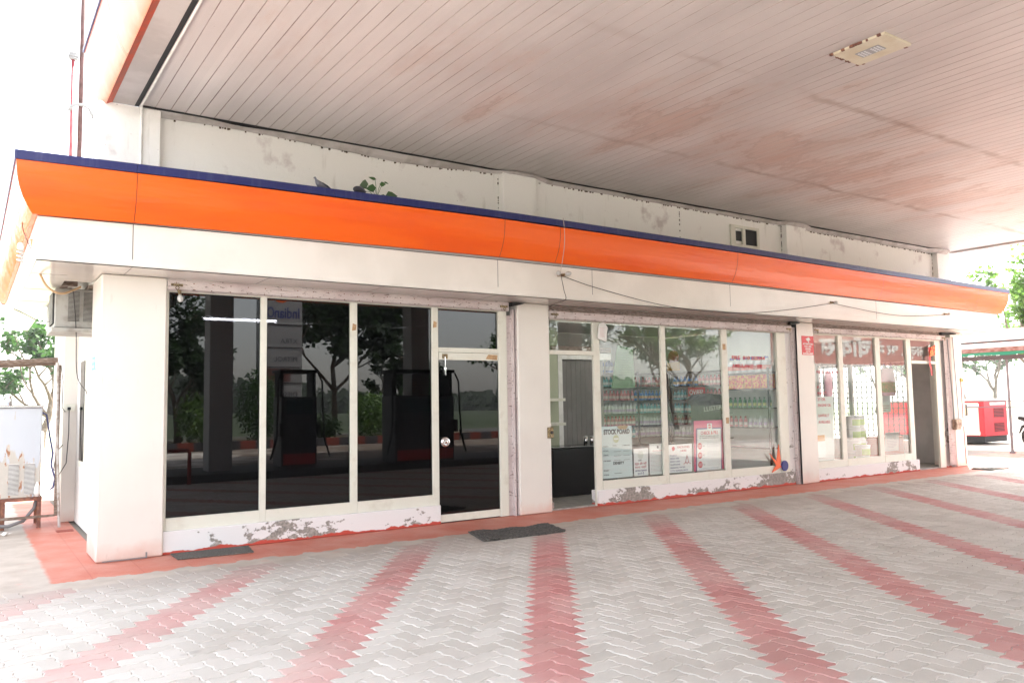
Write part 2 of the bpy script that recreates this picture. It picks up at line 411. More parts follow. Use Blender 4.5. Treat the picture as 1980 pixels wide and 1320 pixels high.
    nt.links.new(hsv.outputs[0], p.inputs['Base Color']); bumpit(nt, p, pos_noise(nt, 190, 3), .22, .003)
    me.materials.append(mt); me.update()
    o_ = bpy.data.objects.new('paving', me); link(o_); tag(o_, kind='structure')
pavers()
# bedding sand seen in the joints
def joint_mat():
    mt, nt, p = ntree('joint sand'); p.inputs['Roughness'].default_value = .95; o = xyz(nt)
    f = remap(nt, mth(nt, 'ADD', pos_noise(nt, .8, 4), remap(nt, o[0], 2, 9, -.12, .22)), .42, .66)
    nt.links.new(mixc(nt, f, (.70, .67, .62), (.17, .13, .10)), p.inputs['Base Color']); return mt
g = MB(); g.box(-9.6, -20.6, -.018, 27.2, -.9, -.0055); tag(g.build('paving_bed', joint_mat()), kind='structure')
# red oxide walk and cement strip along the shops
def apron_mat():
    mt, nt, p = ntree('red oxide floor'); p.inputs['Roughness'].default_value = .6; o = xyz(nt)
    e = mth(nt, 'ADD', o[1], mth(nt, 'MULTIPLY', mth(nt, 'SUBTRACT', pos_noise(nt, 5.0, 6, (1, .3, 1)), .5), .42))
    red = remap(nt, e, -.80, -.785)
    ex = mth(nt, 'ADD', o[0], mth(nt, 'MULTIPLY', mth(nt, 'SUBTRACT', pos_noise(nt, 4.0, 5), .5), .10))
    red = mth(nt, 'MULTIPLY', red, remap(nt, ex, -.46, -.42))
    rc = mixc(nt, remap(nt, pos_noise(nt, 2.4, 6), .35, .68), (.50, .135, .085), (.54, .23, .17))
    rc = mixc(nt, remap(nt, pos_noise(nt, 30, 4), .62, .75, 0, .5), rc, (.60, .34, .28))
    # square tile joints and fine ribs of the chequered tiles
    tj = 0
    for ax in (0, 1):
        fr = mth(nt, 'FRACT', mth(nt, 'DIVIDE', mth(nt, 'ADD', o[ax], 10.43), .43))
        j = remap(nt, mth(nt, 'ABSOLUTE', mth(nt, 'SUBTRACT', fr, .5)), .485, .495); rc = mixc(nt, mth(nt, 'MULTIPLY', j, .4), rc, (.35, .06, .04))
    cem = mixc(nt, remap(nt, pos_noise(nt, 3.5, 7), .35, .68), (.48, .43, .37), (.36, .31, .26))
    cem = mixc(nt, remap(nt, pos_noise(nt, 4, 5), .62, .72, 0, .35), cem, (.55, .22, .16))
    nt.links.new(mixc(nt, red, cem, rc), p.inputs['Base Color'])
    bumpit(nt, p, mth(nt, 'SINE', mth(nt, 'MULTIPLY', o[1], 240)), .12, .003); return mt
g = MB(); g.slab([(-3.2, -1.33), (27, -1.16), (27, 1.6), (17.0, 1.6), (17.0, .3), (.1, .3), (.1, 7.2), (-3.2, 7.2)], -.05, -.004)
tag(g.build('pavement', apron_mat()), kind='structure')

# ------------------------------------------------------------------ building
bld = thing('shop_building', (0, 0, 0), 'long white single-storey service station shop building with orange and navy fascia band', 'building')
SOF = 2.895
# interior shell
g = MB()
g.box(.14, 6.9, 0, 5.26, 7.0, 2.9); g.box(.17, .5, 0, .27, 6.9, 2.9)
g.build('rear_wall', m_plaster, bld)
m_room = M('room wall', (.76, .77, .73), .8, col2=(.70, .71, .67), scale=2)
m_dim = M('unlit office black', (.010, .010, .010), .8)  # darkness of the office put into its surface colour
g = MB(); g.box(.28, .125, -.003, 5.2, 3.6, .02).box(.28, .14, 2.88, 5.2, 3.6, 2.899).box(.272, .36, .02, .278, 3.6, 2.88); g.build('added_black_lining', m_dim, bld)  # black surfaces added to soak up the tube's light behind the glass
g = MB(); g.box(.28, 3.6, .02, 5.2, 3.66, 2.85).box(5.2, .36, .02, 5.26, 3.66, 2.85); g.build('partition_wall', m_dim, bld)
g = MB(); g.box(5.261, 3.6, .02, 16.94, 3.66, 2.899).box(11.42, .36, .02, 11.50, 3.6, 2.85); g.build('partition_wall', m_room, bld)
g = MB(); g.box(5.3, .125, -.003, 16.95, 3.6, .02); g.build('shop_floor', M('terrazzo floor', (.35, .33, .30), .5, col2=(.25, .23, .21), scale=9), bld)
g = MB(); g.box(.0, .0, 2.906, 5.26, 7.0, 3.3).box(5.26, .0, 2.906, 7.2, 3.7, 3.3).box(10.8, .0, 2.906, 17.08, 3.7, 3.3).box(7.2, 0, 2.906, 10.8, .8, 3.3).box(7.2, 1.9, 2.906, 10.8, 3.7, 3.3); g.build('roof_slab', m_room, bld)  # roof opening added for daylight in the middle shop
g = MB(); g.box(-.60, -.50, 3.302, 5.26, 6.9, 3.45).box(5.26, -.50, 3.302, 7.2, 3.8, 3.45).box(10.8, -.50, 3.302, 17.6, 3.8, 3.45).box(7.2, -.5, 3.302, 10.8, .8, 3.45).box(7.2, 1.9, 3.302, 10.8, 3.8, 3.45); g.build('roof', M('roof concrete', (.4, .39, .37), .9), bld)
ts = bpy.data.materials.new('added translucent skylight'); ts.use_nodes = True; nt_ = ts.node_tree; nt_.nodes.remove(nt_.nodes['Principled BSDF'])
tl = nt_.nodes.new('ShaderNodeBsdfTranslucent'); tl.inputs[0].default_value = (.30, .31, .30, 1); nt_.links.new(tl.outputs[0], nt_.nodes['Material Output'].inputs[0])
g = MB(); g.add([(7.15, .75, 3.46), (10.85, .75, 3.46), (10.85, 1.95, 3.46), (7.15, 1.95, 3.46)], [(0, 1, 2, 3)]); g.build('added_skylight_sheet', ts, bld)  # unseen sheet, added so diffused daylight reaches the middle shop
# right end wall with a big lattice window (x = 17.0)
ew = MB(); X0, X1 = 16.95, 17.04
ew.box(X0, .36, .02, X1, 1.22, 2.9).box(X0, 1.22, .02, X1, 3.55, .52).box(X0, 1.22, 2.34, X1, 3.55, 2.9).box(X0, 3.55, .02, X1, 6.9, 2.9)
ew.build('end_wall', M('end wall paint', (.55, .52, .50), .8, col2=(.48, .46, .44), scale=2), bld)
gr = MB()
y = 1.22
while y < 3.56: gr.box(16.980, y, .52, 16.996, y+.016, 2.34); y += .13
z = .6
while z < 2.34: gr.box(16.9785, 1.22, z, 16.9975, 3.55, z+.014); z += .13
for i in range(-14, 20):
    ya = 1.22+i*.13
    for sg in (1, -1):
        n = 13
        for k in range(n):
            if (k+i) % 2: continue
            y0 = ya; z0 = .6+k*.13
            if y0 < 1.22 or y0+.13 > 3.55 or z0+.13 > 2.34: continue
            gr.tube([(16.975, y0, z0 if sg > 0 else z0+.13), (16.975, y0+.13, z0+.13 if sg > 0 else z0)], .005, 4, False)
gr.build('window_grille', M('grille paint', (.03, .035, .035), .6), bld)
g = MB(); 
for yy in (1.9, 2.62): g.box(16.93, yy, .52, 17.0, yy+.10, 2.34)
g.build('window_mullion', M('grey mullion', (.40, .41, .38), .6), bld)
# pillars
for (a, b, d) in ((0, .624, .70), (5.13, 5.674, .36), (11.243, 11.741, .36), (16.60, 17.057, .5)):
    g = MB(); g.box(a, 0, 0, b, d, SOF-.003, .012); g.build('pillar', m_acp, bld)
g = MB(); g.box(11.2425, -.001, .0, 11.2465, .3, 2.85); g.build('pillar_seam', m_seam, bld)
# left side wall features
g = MB(); g.box(.0, 3.62, 0, .168, 3.98, 3.2); g.build('pilaster', m_acp, bld)
g = MB(); g.box(.150, 2.52, .78, .172, 3.1, 2.22)
wf = g.build('window_frame', m_frame, bld)
g = MB(); g.box(.142, 2.60, .86, .149, 3.02, 2.15); g.build('pane', m_glassd, wf)
# rear parapet stair slab seen over the roof on the left
g = MB(); g.slab([(-.2, 3.6), (.4, 3.6), (.4, 6.2), (-.2, 6.2)], 3.46, 3.6); g.plate([(.35, 3.6), (.35, 5.1), (.12, 5.1), (-.35, 4.1), (-.35, 3.6)], 4.2, 4.4)
g.build('roof_stair', m_plaster, bld)
# upper wall and its columns
g = MB(); g.box(.40, .42, 3.46, 17.3, .6, 4.86)
uw = g.build('upper_wall', m_plaster, bld)
for a, b in ((-.03, .585), (5.13, 5.72), (11.50, 12.09), (16.84, 17.40)):
    g = MB(); g.box(a, .30, 3.46, b, .72, 4.80 if a > .1 else 4.80, .008); g.build('upper_pillar', m_plaster, bld)
# grimy corner cracks beside the columns
g = MB()
rnd = random.Random(3)
for xx in (5.118, 5.735, 11.49, 12.10, 16.83, .592, 8.79):
    for z in [3.7+i*.035 for i in range(30)]:
        if rnd.random() < .6:
            w = rnd.uniform(.002, .009); g.box(xx-w, .410, z, xx+w*.7, .4195, z+rnd.uniform(.01, .035))
tag(g.build('damp_crack', M('black mould', (.07, .055, .045), .9), bld), kind='stuff')
# small ventilator window
g = MB(); fx0, fx1, fz0, fz1, fy = 10.05, 10.82, 4.23, 4.63, .385
g.box(fx0, fy, fz0, fx0+.06, .42, fz1).box(fx1-.06, fy, fz0, fx1, .42, fz1).box(fx0+.06, fy, fz1-.05, fx1-.06, .42, fz1).box(fx0+.06, fy, fz0, fx1-.06, .42, fz0+.06)
g.box(fx0+.30, fy-.004, fz0+.06, fx0+.38, .42, fz1-.05)
g.box(fx0+.06, fy+.01, fz0+.06, fx0+.13, .41, fz1-.05)
vf = g.build('ventilator_frame', m_frame, bld)
g = MB(); g.box(fx0+.13, fy+.022, fz0+.12, fx0+.30, .41, fz1-.10); g.build('pane', m_dark, vf)
g = MB(); g.box(fx0+.38, fy+.02, fz0+.06, fx1-.06, .41, fz1-.05); g.build('pane', m_dark, vf)

# fascia: white band, orange curved panel, navy cap
CP = [(-1.0, .015), (1.35, .065), (4.5, .1), (9, .085), (13, .045), (18.3, .0)]
def dzf(x):
    if x <= CP[0][0]: return CP[0][1]
    for (a, va), (b, vb) in zip(CP, CP[1:]):
        if x <= b:
            t = (x-a)/(b-a); t = t*t*(3-2*t)*.4 + t*.6; return va+(vb-va)*t
    return 0.
FX0, FX1, FY, FYL, FYR = -.609, 17.66, -.51, 7.0, 5.0
def corner(d, t, xs):          # a point d outside the white face; t: 'F' front at x
    return None
def sweep(prof, seams, gap, zk, sides=('L', 'F', 'R'), step=.7):
    """prof: list of (outset, z). Front, left and right runs with mitred corners."""
    mb = MB()
    def run(P):     # P: list of functions giving (x,y) for outset d at stations
        n = len(prof); vs = []; fs = []
        for st in P:
            for (d, z) in prof:
                x, y = st(d); vs.append((x, y, z+dzf(x)*zk if st.__defaults__ is None or True else z))
        for i in range(len(P)-1):
            for j in range(n-1):
                a = i*n+j; fs.append((a, a+n, a+n+1, a+1))
        mb.add(vs, fs)
    if 'L' in sides:
        ys = [FYL, 5.2, 3.7, 2.2, .7]
        pts = ys + [None]
        for i in range(len(pts)-1):
            A = (lambda d, y=pts[i]: (FX0-d, y-gap))
            B = (lambda d, y=pts[i+1]: (FX0-d, y)) if pts[i+1] is not None else (lambda d: (FX0-d, FY-d))
            run([A, B])
    if 'F' in sides:
        xs = [None] + list(seams) + ['E']
        for i in range(len(xs)-1):
            a = FX0 if xs[i] is None else xs[i]+gap; b = FX1 if xs[i+1] == 'E' else xs[i+1]
            N = max(1, int((b-a)/step)); P = []
            for k in range(N+1):
                x = a+(b-a)*k/N
                if k == 0 and xs[i] is None: P.append(lambda d: (FX0-d, FY-d))
                elif k == N and xs[i+1] == 'E': P.append(lambda d: (FX1+d, FY-d))
                else: P.append(lambda d, x=x: (x, FY-d))
            run(P)
    if 'R' in sides:
        run([(lambda d: (FX1+d, FY-d)), (lambda d: (FX1+d, FYR))])
    return mb
sweep([(0, SOF), (0, 3.30)], (.2, 4.48, 6.05, 8.9, 12.97), .007, .45).build('white_band', m_acpw, bld)
sweep([(-.002, SOF-.0005), (-.002, SOF+.07)], (), 0, 0.).build('band_return', m_acpw, bld)
sweep([(-.006, SOF+.06), (-.006, 3.31)], (), 0, .45).build('band_backing', m_seam, bld)
ORP = [(.045, 3.297), (.08, 3.35), (.125, 3.43), (.158, 3.52), (.176, 3.61), (.184, 3.70), (.186, 3.752)]
o_ = sweep(ORP, (.2, 4.48, 5.35+.02, 8.9, 12.97, 16.5), .006, .85).build('orange_panel', m_orange, bld, smooth=True)
sweep([(d-.006, z) for d, z in ORP], (), 0, .85).build('panel_backing', m_seam, bld)
sweep([(.0, 3.2975), (.045, 3.2975)], (), 0, .85).build('panel_underside', m_orange, bld)
sweep([(.05, 3.752), (.20, 3.752), (.20, 3.835), (-.10, 3.835), (-.10, 3.45)], (.2, 2.2, 3.9, 6.1, 8.0, 10.1, 12.2, 13.97, 15.2, 16.4), .003, 1.).build('navy_cap', m_navy, bld)
# glossy soffit
g = MB()
g.box(FX0+.002, FY+.002, SOF, FX1-.002, .02, SOF+.01); g.box(FX0+.002, .02, SOF, -.002, .72, SOF+.01); g.box(FX0+.002, .72, SOF, -.27, FYL, SOF+.01); g.box(-.002, 4.0, SOF, 2.0, FYL, SOF+.01); g.box(17.06, .02, SOF, FX1-.002, FYR, SOF+.01)
sof = g; sof.m(1)
g = MB(); g.box(-.27, .72, 3.2, -.001, 4.0, 3.25).box(-.275, .72, SOF+.011, -.27, 4.0, 3.2)
for y in (.95, 1.3, 1.7, 2.2, 2.9): g.box(-.27, y, 3.05, -.001, y+.05, 3.12)
g.build('eave_cavity', m_wood, bld)
g = sof
for x in (.2, 1.55, 2.9, 4.48, 6.05, 7.4, 8.9, 12.97, 14.5): g.box(x, FY+.004, SOF-.0012, x+.006, .0, SOF)
for y in (.3, 1.5, 2.7, 3.9, 5.1): g.box(FX0+.004, y, SOF-.0012, -.28, y+.01, SOF)
g.build('soffit', [M('glossy soffit', (.66, .62, .57), .12, col2=(.60, .56, .52), scale=2), m_seam], bld)

# shop fronts -------------------------------------------------------------------
YF0, YG = .085, .12
def frame_unit(name, x0, x1, plinth_x1, zs, zt, mulls, door, zdoor, glass_m, plm, leaf):
    """posts at mulls, plinth to plinth_x1, door = (xa, xb) opening"""
    f = MB(); px0, px1 = x0, plinth_x1
    zb = zs+.13
    top = zt+.06
    allp = sorted(mulls)
    spans = []
    # sill rail under the fixed panes
    runs = []
    cur = x0
    for (a, b) in allp:
        runs.append((cur, a)); cur = b
    runs.append((cur, x1))
    for (a, b) in allp:
        zlow = zs if (a < plinth_x1 - .001 and b <= plinth_x1+.09 and not (door and abs(b-door[0]) < .02) and not (door and abs(a-door[1]) < .02)) else .0
        f.box(a, YF0-.006 if b-a > .11 and (a < x0 or b > x1-.01) else YF0+.004, zlow+.002, b, YG+.012, top, .004)
    for (a, b) in runs:
        if b-a < .03: continue
        if door and a >= door[0]-.03 and b <= door[1]+.03:
            f.box(a, YF0, zdoor, b, YG+.03, zdoor+.06)
        else:
            f.box(a, YF0, zs+.001, b, YG+.03, zb)
        f.box(a, YF0+.004, zt, b, YG+.03, top)
    fr = f.build(name, m_frame, bld)
    for (a, b) in runs:
        if b-a < .03: continue
        isd = door and a >= door[0]-.03 and b <= door[1]+.03
        g_ = MB(); g_.box(a, YG, (zdoor+.06 if isd else zb), b, YG+.006, zt); g_.build('pane', glass_m, fr)
    px0 = door[1]+.01 if door[0] < x0+.1 else x0-(.034 if x0 < 1 else .016)
    p = MB(); p.box(px0, .045 if door[0] > x0+1 else .06, -.002, px1, .22, zs, .006)
    po = p.build('plinth', plm, bld)
    return fr, runs
fr1, _ = frame_unit('shopfront_frame', .66, 4.87, 3.93, .235, 2.76, [(.624, .662), (1.642, 1.712), (2.727, 2.815), (3.847, 3.937), (4.868, 5.0)], (3.937, 4.868), 2.19, m_glassd, m_plinth, 0)
fr2, _ = frame_unit('shopfront_frame', 5.68, 11.0, 11.13, .225, 2.69, [(6.545, 6.672), (7.93, 8.038), (9.348, 9.485), (10.78, 11.02)], (5.68, 6.545), 2.20, m_glassc, m_plinth2, 0)
fr3, _ = frame_unit('shopfront_frame', 11.76, 16.2, 15.19, .23, 2.70, [(12.625, 12.765), (13.86, 14.02), (14.985, 15.155), (16.08, 16.30)], (15.155, 16.08), 2.21, m_glassc, m_plinth, 0)
# door leaf of the black office
dr = thing('black_glass_door', (3.94, .1, 0), 'closed black glass door with round steel knob and cream rails', 'door')
g = MB(); g.box(3.942, .088, .012, 4.864, .128, .105).box(3.942, .088, 2.09, 4.864, .128, 2.185)
g.build('rail', m_frame, dr)
g = MB(); g.box(3.942, .105, .105, 4.864, .113, 2.09); g.build('pane', m_glassd, dr)
g = MB(); g.lathe((4.02, .10, 1.03), [(.0, -.05), (.02, -.05), (.026, -.044), (.034, -.05), (.052, -.046), (.066, -.034), (.068, -.02), (.05, -.008), (.03, 0)], 24, 'y'); g.build('knob', m_chrome, dr, smooth=True)
ky = thing('hanging_keys', (4.03, .08, 2.13), 'small keys on a rusty chain hanging from the lock of the black door', 'keys')
g = MB(); g.tube([(4.03, .078, 2.13), (4.032, .075, 2.06), (4.03, .077, 2.0)], .004, 5); g.lathe((4.0305, .080, 1.975), [(0, -.003), (.020, -.003), (.020, .001), (0, .001)], 12, 'y'); g.box(4.022, .076, 1.90, 4.029, .079, 1.97).box(4.034, .076, 1.885, 4.041, .079, 1.965)
g.build('key_bunch', m_chrome, ky)
g = MB(); g.box(3.99, .078, 2.105, 4.07, .087, 2.165, .003); g.build('lock_plate', m_brass, ky)
# open glass leaf of the middle shop
dl = thing('open_glass_door', (5.7, .2, 0), 'clear glass door folded inward beside the middle pillar', 'door')
g = MB(); g.add([(5.715, .17, .06), (5.725, .17, .06), (6.05, .98, .06), (6.04, .985, .06), (5.715, .17, 2.16), (5.725, .17, 2.16), (6.05, .98, 2.16), (6.04, .985, 2.16)], [(0, 1, 5, 4), (1, 2, 6, 5), (2, 3, 7, 6), (3, 0, 4, 7), (4, 5, 6, 7), (3, 2, 1, 0)])
g.build('pane', m_glassc, dl)
g = MB(); g.box(5.70, .13, .01, 5.80, .19, .11, .004); g.build('floor_hinge', m_steel, dl)

# roller shutters
def shutter(x0, x1, z0, z1, ydep, label, rough):
    s = thing('roller_shutter', ((x0+x1)/2, .06, z1), label, 'shutter')
    g = MB(); g.box(x0, .012, z0, x1, .022, z1, .002); g.box(x0, .012, z0-.004, x1, .055, z0+.008)
    g.box(x0, .005, z1-.006, x1, .03, z1+.004)
    rail = g; g = MB()
    z = z1+.006; k = 0
    while z < SOF-.005:
        g.box(x0, .02+.012*(k % 2), z, x1, .06, min(z+.022, SOF-.002)); z += .027; k += 1
    g.build('slat_curtain', m_curtain if rough else m_shut, s)
    g = rail; g.m(1); rr = random.Random(int(x0*10))
    n = int((x1-x0)/.19)
    for i in range(n):
        for zz in (z0+.012, z1-.016):
            g.lathe((x0+.08+i*.19+rr.uniform(-.01, .01), .012, zz), [(0, -.006), (.005, -.005), (.007, 0), (0, .001)], 6, 'y')
    g.build('bottom_rail', [m_shut, m_rust], s)
    for xx in (x0+.27*(x1-x0), x0+.78*(x1-x0)):
        g = MB(); g.tube([(xx-.09, -.004, (z0+z1)/2), (xx-.09, -.018, (z0+z1)/2+.01), (xx+.09, -.018, (z0+z1)/2+.01), (xx+.09, -.004, (z0+z1)/2)], .008, 6); g.box(xx-.12, .005, (z0+z1)/2-.012, xx+.12, .0115, (z0+z1)/2+.02)
        g.build('handle', m_shut, s)
    for xx in (x0+.09, x1-.09):
        g = MB(); g.box(xx-.06, -.006, z1-.055, xx+.06, .008, z1-.03); g.tube([(xx, -.012, z1-.05), (xx-.02, -.02, z1-.075), (xx, -.02, z1-.10), (xx+.02, -.02, z1-.075), (xx, -.012, z1-.05)], .005, 6)
        g.build('hasp', m_brass, s)
    return s
shutter(.63, 5.0, 2.772, 2.868, .05, 'long rolled-up shutter above the black office glass', False)
shutter(5.69, 11.13, 2.700, 2.805, .05, 'rolled-up shutter with rough edge above the posters shop window', True)
shutter(11.76, 16.42, 2.725, 2.815, .05, 'rolled-up shutter above the bucket shop at the far end', True)
# guide channels & dark slots beside each shutter
for i, (a, b) in enumerate(((5.0, 5.13), (11.02, 11.243), (16.30, 16.60))):
    g = MB(); g.box(a+.001, .10, -.001, b-.001, .22, 2.72); g.build('jamb', m_plinth if i else m_shut, bld)
    g = MB(); g.box(b-.055, .03, .0, b-.04, .10, 2.8).box(b-.012, .03, .0, b-.002, .10, 2.8); g.build('guide_channel', m_shut, bld)
    g = MB(); g.box(b-.039, .085, .0, b-.013, .099, 2.8); g.build('channel_slot', m_seam, bld)
for (a, b) in ((5.02, 5.16), (11.05, 11.27), (16.2, 16.75)):
    g = MB(); g.plate([(a, 2.83), (b, 2.86), (b+.08, 2.885), (a, 2.89)], -.03, .06); g.build('shaft_bracket', m_seam, bld)
# curtain cloth / conduit at far right jamb
g = MB()
pts = []
for k, x in enumerate((16.36, 16.40, 16.44, 16.49, 16.53, 16.57)):
    pts.append(x)
for k in range(5):
    g.add([(pts[k], .03-.03*(k % 2), .05), (pts[k+1], .03-.03*((k+1) % 2), .05), (pts[k+1], .03-.03*((k+1) % 2), 2.78), (pts[k], .03-.03*(k % 2), 2.78)], [(0, 1, 2, 3)])
jb = g.build('folded_shutter_guard', m_shut, bld)
mb_ = thing('meter_box', (16.62, -.02, .85), 'small rusty meter box on the far end jamb', 'meter box')
g = MB(); g.box(16.46, -.10, .80, 16.66, -.005, 1.02, .008); g.build('casing', M('stained box', (.42, .33, .25), .6, col2=(.2, .12, .08), scale=14), mb_)
g = MB(); g.box(16.665, -.11, .86, 16.79, -.02, 1.03, .01).box(16.69, -.118, .95, 16.76, -.111, .99); g.build('switch', m_white, mb_)
g = MB(); g.tube([(16.50, -.03, 1.02), (16.48, -.035, 1.5), (16.45, -.03, 2.1), (16.43, -.02, 2.75)], .014, 6); g.tube([(16.73, -.02, 1.03), (16.70, -.02, 1.7), (16.66, -.015, 2.8)], .009, 6); g.build('conduit', m_pvc, mb_)
ls = thing('pillar_switch', (16.95, -.02, 1.9), 'yellow socket on the last pillar with thin cable below', 'switch')
g = MB(); g.box(16.90, -.03, 1.83, 16.97, -.001, 1.91, .006); g.build('socket', M('yellow plastic', (.6, .42, .08), .4), ls)
g = MB(); g.box(16.972, -.04, 1.84, 17.0, -.005, 1.88); g.build('plug', m_red, ls)
g = MB(); g.tube([(16.93, -.008, 1.83), (16.935, -.008, 1.0), (16.96, -.008, .05)], .006, 5); g.build('cable', m_redpipe, ls)

# ------------------------------------------------------------------ canopy
can = thing('canopy', (9, -8, 0), 'large forecourt canopy with slatted ceiling and orange curved fascia', 'canopy')
H = 4.825; CX0, CX1, CY0, CY1 = .37, 17.52, -14.6, .40
g = MB(); P = .157; x = CX0
while x < CX1-.01:
    x2 = min(x+P, CX1)
    g.add([(x, CY0, H+.008), (x+.002, CY0, H), (x2-.007, CY0, H), (x2-.005, CY0, H+.010), (x2, CY0, H+.008),
           (x, CY1, H+.008), (x+.002, CY1, H), (x2-.007, CY1, H), (x2-.005, CY1, H+.010), (x2, CY1, H+.008)],
          [(1, 6, 7, 2)])
    g.m(1); b = len(g.v)-10; g.f += [[b, b+5, b+6, b+1], [b+2, b+7, b+8, b+3], [b+3, b+8, b+9, b+4]]; g.mi += [1, 1, 1]; g.m(0)
    x = x2
g.build('ceiling', [m_ceil, M('groove brown', (.50, .43, .40), .8, col2=(.32, .25, .22), scale=1.2)], can)  # groove faces browner and darker than the slats
g = MB(); g.box(.10, CY0-.3, H-.02, CX0-.03, .32, H+.10).box(CX1+.012, CY0-.3, H-.035, CX1+.18, .9, H+.3).box(.10, CY0-.3, H-.019, CX1+.18, CY0-.02, H+.09)
g.build('edge_beam', M('painted soffit board', (.50, .46, .44), .6, col2=(.42, .38, .36), scale=2), can)
g = MB(); g.box(0.04, CY0-.3, H+.5, CX1+.2, .9, H+.54); g.build('deck', m_white, can)
g = MB(); g.box(CX0-.055, CY0, H-.0245, CX0-.012, .30, H+.012); g.build('edge_gap', m_seam, can)
g = MB(); g.tube([(CX0+.012, -14, H-.018), (CX0+.008, -3, H-.02), (CX0+.008, .25, H-.025), (.385, .285, H-.12), (.385, .286, 3.9)], .013, 8); g.build('conduit', m_white, can)
m_orl = M('pinkish orange panel', (.66, .16, .08), .35, col2=(.6, .22, .14), scale=2)  # a pinker orange than the shop fascia
# curved side fascia, left; and the front one over the forecourt
prof = [(.035, H-.055), (.0, H-.02), (-.055, H+.12), (-.10, H+.26), (-.14, H+.40), (-.155, H+.50), (-.158, H+.545)]
def prun(y0, y1, gap=.008):
    mb = MB(); vs = [(x, y, z) for y in (y0, y1-gap) for x, z in prof]; n = len(prof)
    mb.add(vs, [(j, j+1, j+1+n, j+n) for j in range(n-1)]); return mb
allm = MB(); y = -14.9
while y < .5:
    b = prun(y, min(y+2.3, .52)); allm.add(b.v, b.f); y += 2.3
allm.build('side_fascia', m_orl, can, smooth=True)
g = MB(); g.box(-.175, -14.9, H+.545, -.05, .53, H+.585); g.build('fascia_cap', m_navy, can)
g = MB(); g.add([(.037, -14.9, H-.056), (.037, .52, H-.056), (.115, .52, H-.012), (.115, -14.9, H-.012)], [(0, 1, 2, 3)]); g.build('fascia_lip', M('shaded orange lip', (.55, .07, .02), .5, col2=(.4, .08, .04), scale=6), can)  # shade under the fascia put into a deeper orange
g = MB(); g.box(.04, -14.9, H+.0, .10, .5, H+.5); g.build('fascia_backing', m_white, can)
g = MB(); g.box(-.2, CY0-.5, H-.02, CX1+.3, CY0-.31, H+.75); g.build('front_fascia', m_orange, can)
g = MB(); g.box(CX1+.185, -14.9, H-.03, CX1+.24, 1.0, H+.8); g.build('side_fascia', m_orange, can)
# forecourt columns of the canopy
for cx in (3.25, 8.15, 13.2):
    g = MB(); g.box(cx, -9.35, .0, cx+.50, -8.85, H-.001, .01); g.build('column', M('grey column paint', (.35, .34, .33), .5), can)
# buckled closing strip between wall and ceiling
MO = [(.40, 4.757), (.59, 4.764), (1.07, 4.785), (1.66, 4.787), (2.03, 4.778), (2.56, 4.756), (2.97, 4.752), (3.41, 4.723), (4.10, 4.745), (4.7, 4.79), (5.15, 4.80), (5.24, 4.805), (5.72, 4.805), (5.77, 4.785), (7.37, 4.79), (8.6, 4.79), (9.78, 4.785), (11.42, 4.775), (12.12, 4.765), (14.55, 4.755), (16.84, 4.735), (17.5, 4.74)]
def mz(x):
    for (a, va), (b, vb) in zip(MO, MO[1:]):
        if x <= b: return va+(vb-va)*(x-a)/(b-a)
    return MO[-1][1]
g = MB(); rr = random.Random(8); xs = [.40+i*.35 for i in range(49)]
vs = []; n = 4
for x in xs:
    z = mz(x); j = rr.uniform(-.004, .004); yb = .285 if any(a-.05 < x < b+.05 for a, b in ((5.13, 5.72), (11.5, 12.09), (16.84, 17.4))) else .405
    t = H-.012-abs(rr.gauss(0, .006))
    vs += [(x, yb, z-.012), (x, yb-.014, z-.008+j), (x, yb-.05, z+.02+j), (x, yb-.085, t)]
g.add(vs, [(i*n+k, (i+1)*n+k, (i+1)*n+k+1, i*n+k+1) for i in range(len(xs)-1) for k in range(n-1)])
g.build('closing_strip', M('grubby closing strip', (.52, .48, .46), .55, col2=(.40, .36, .33), scale=4), can)
g = MB(); g.box(.4, .29, H-.006, 17.4, .39, H-.002); g.build('strip_gap', m_seam, can)
g = MB()
for i in range(230):
    x = rr.uniform(.7, 17.2); s = rr.uniform(.003, .011); z = mz(x)-.016; g.box(x-s, .405, z-s*1.5, x+s, .418, z+s*.5)
tag(g.build('grime_speck', M('brown grime', (.12, .08, .05), .9), can), kind='stuff')

lt = thing('canopy_light', (5.93, -4.84, H), 'rusty cream square light fitting in the canopy ceiling', 'ceiling light')
g = MB(); g.box(5.715, -5.11, H-.022, 6.165, -4.57, H+.006, .006); g.build('plate', M('rusted cream enamel', (.74, .68, .53), .5, col2=(.68, .60, .44), scale=6), lt)
g = MB()
for i in range(26):
    t = rr.random(); s = rr.uniform(.006, .018)
    if rr.random() < .5: x, y = 5.715+rr.choice((0, .45)), -5.11+.54*t
    else: x, y = 5.715+.45*t, -4.57
    g.box(x-s, y-s, H-.0235, x+s*.6, y+s, H-.005)
g.build('rust_edge', m_rust, lt)
g = MB(); g.box(5.87, -4.95, H-.029, 6.01, -4.71, H-.0225, .003); g.build('lens', M('lens', (.35, .35, .36), .3), lt)
g = MB()
for i in range(4):
    for j in range(7):
        if j == 3: continue
        g.box(5.885+i*.03, -4.94+j*.032, H-.032, 5.902+i*.03, -4.923+j*.032, H-.0291)
g.build('led', M('led', (.9, .9, .92), .2), lt)

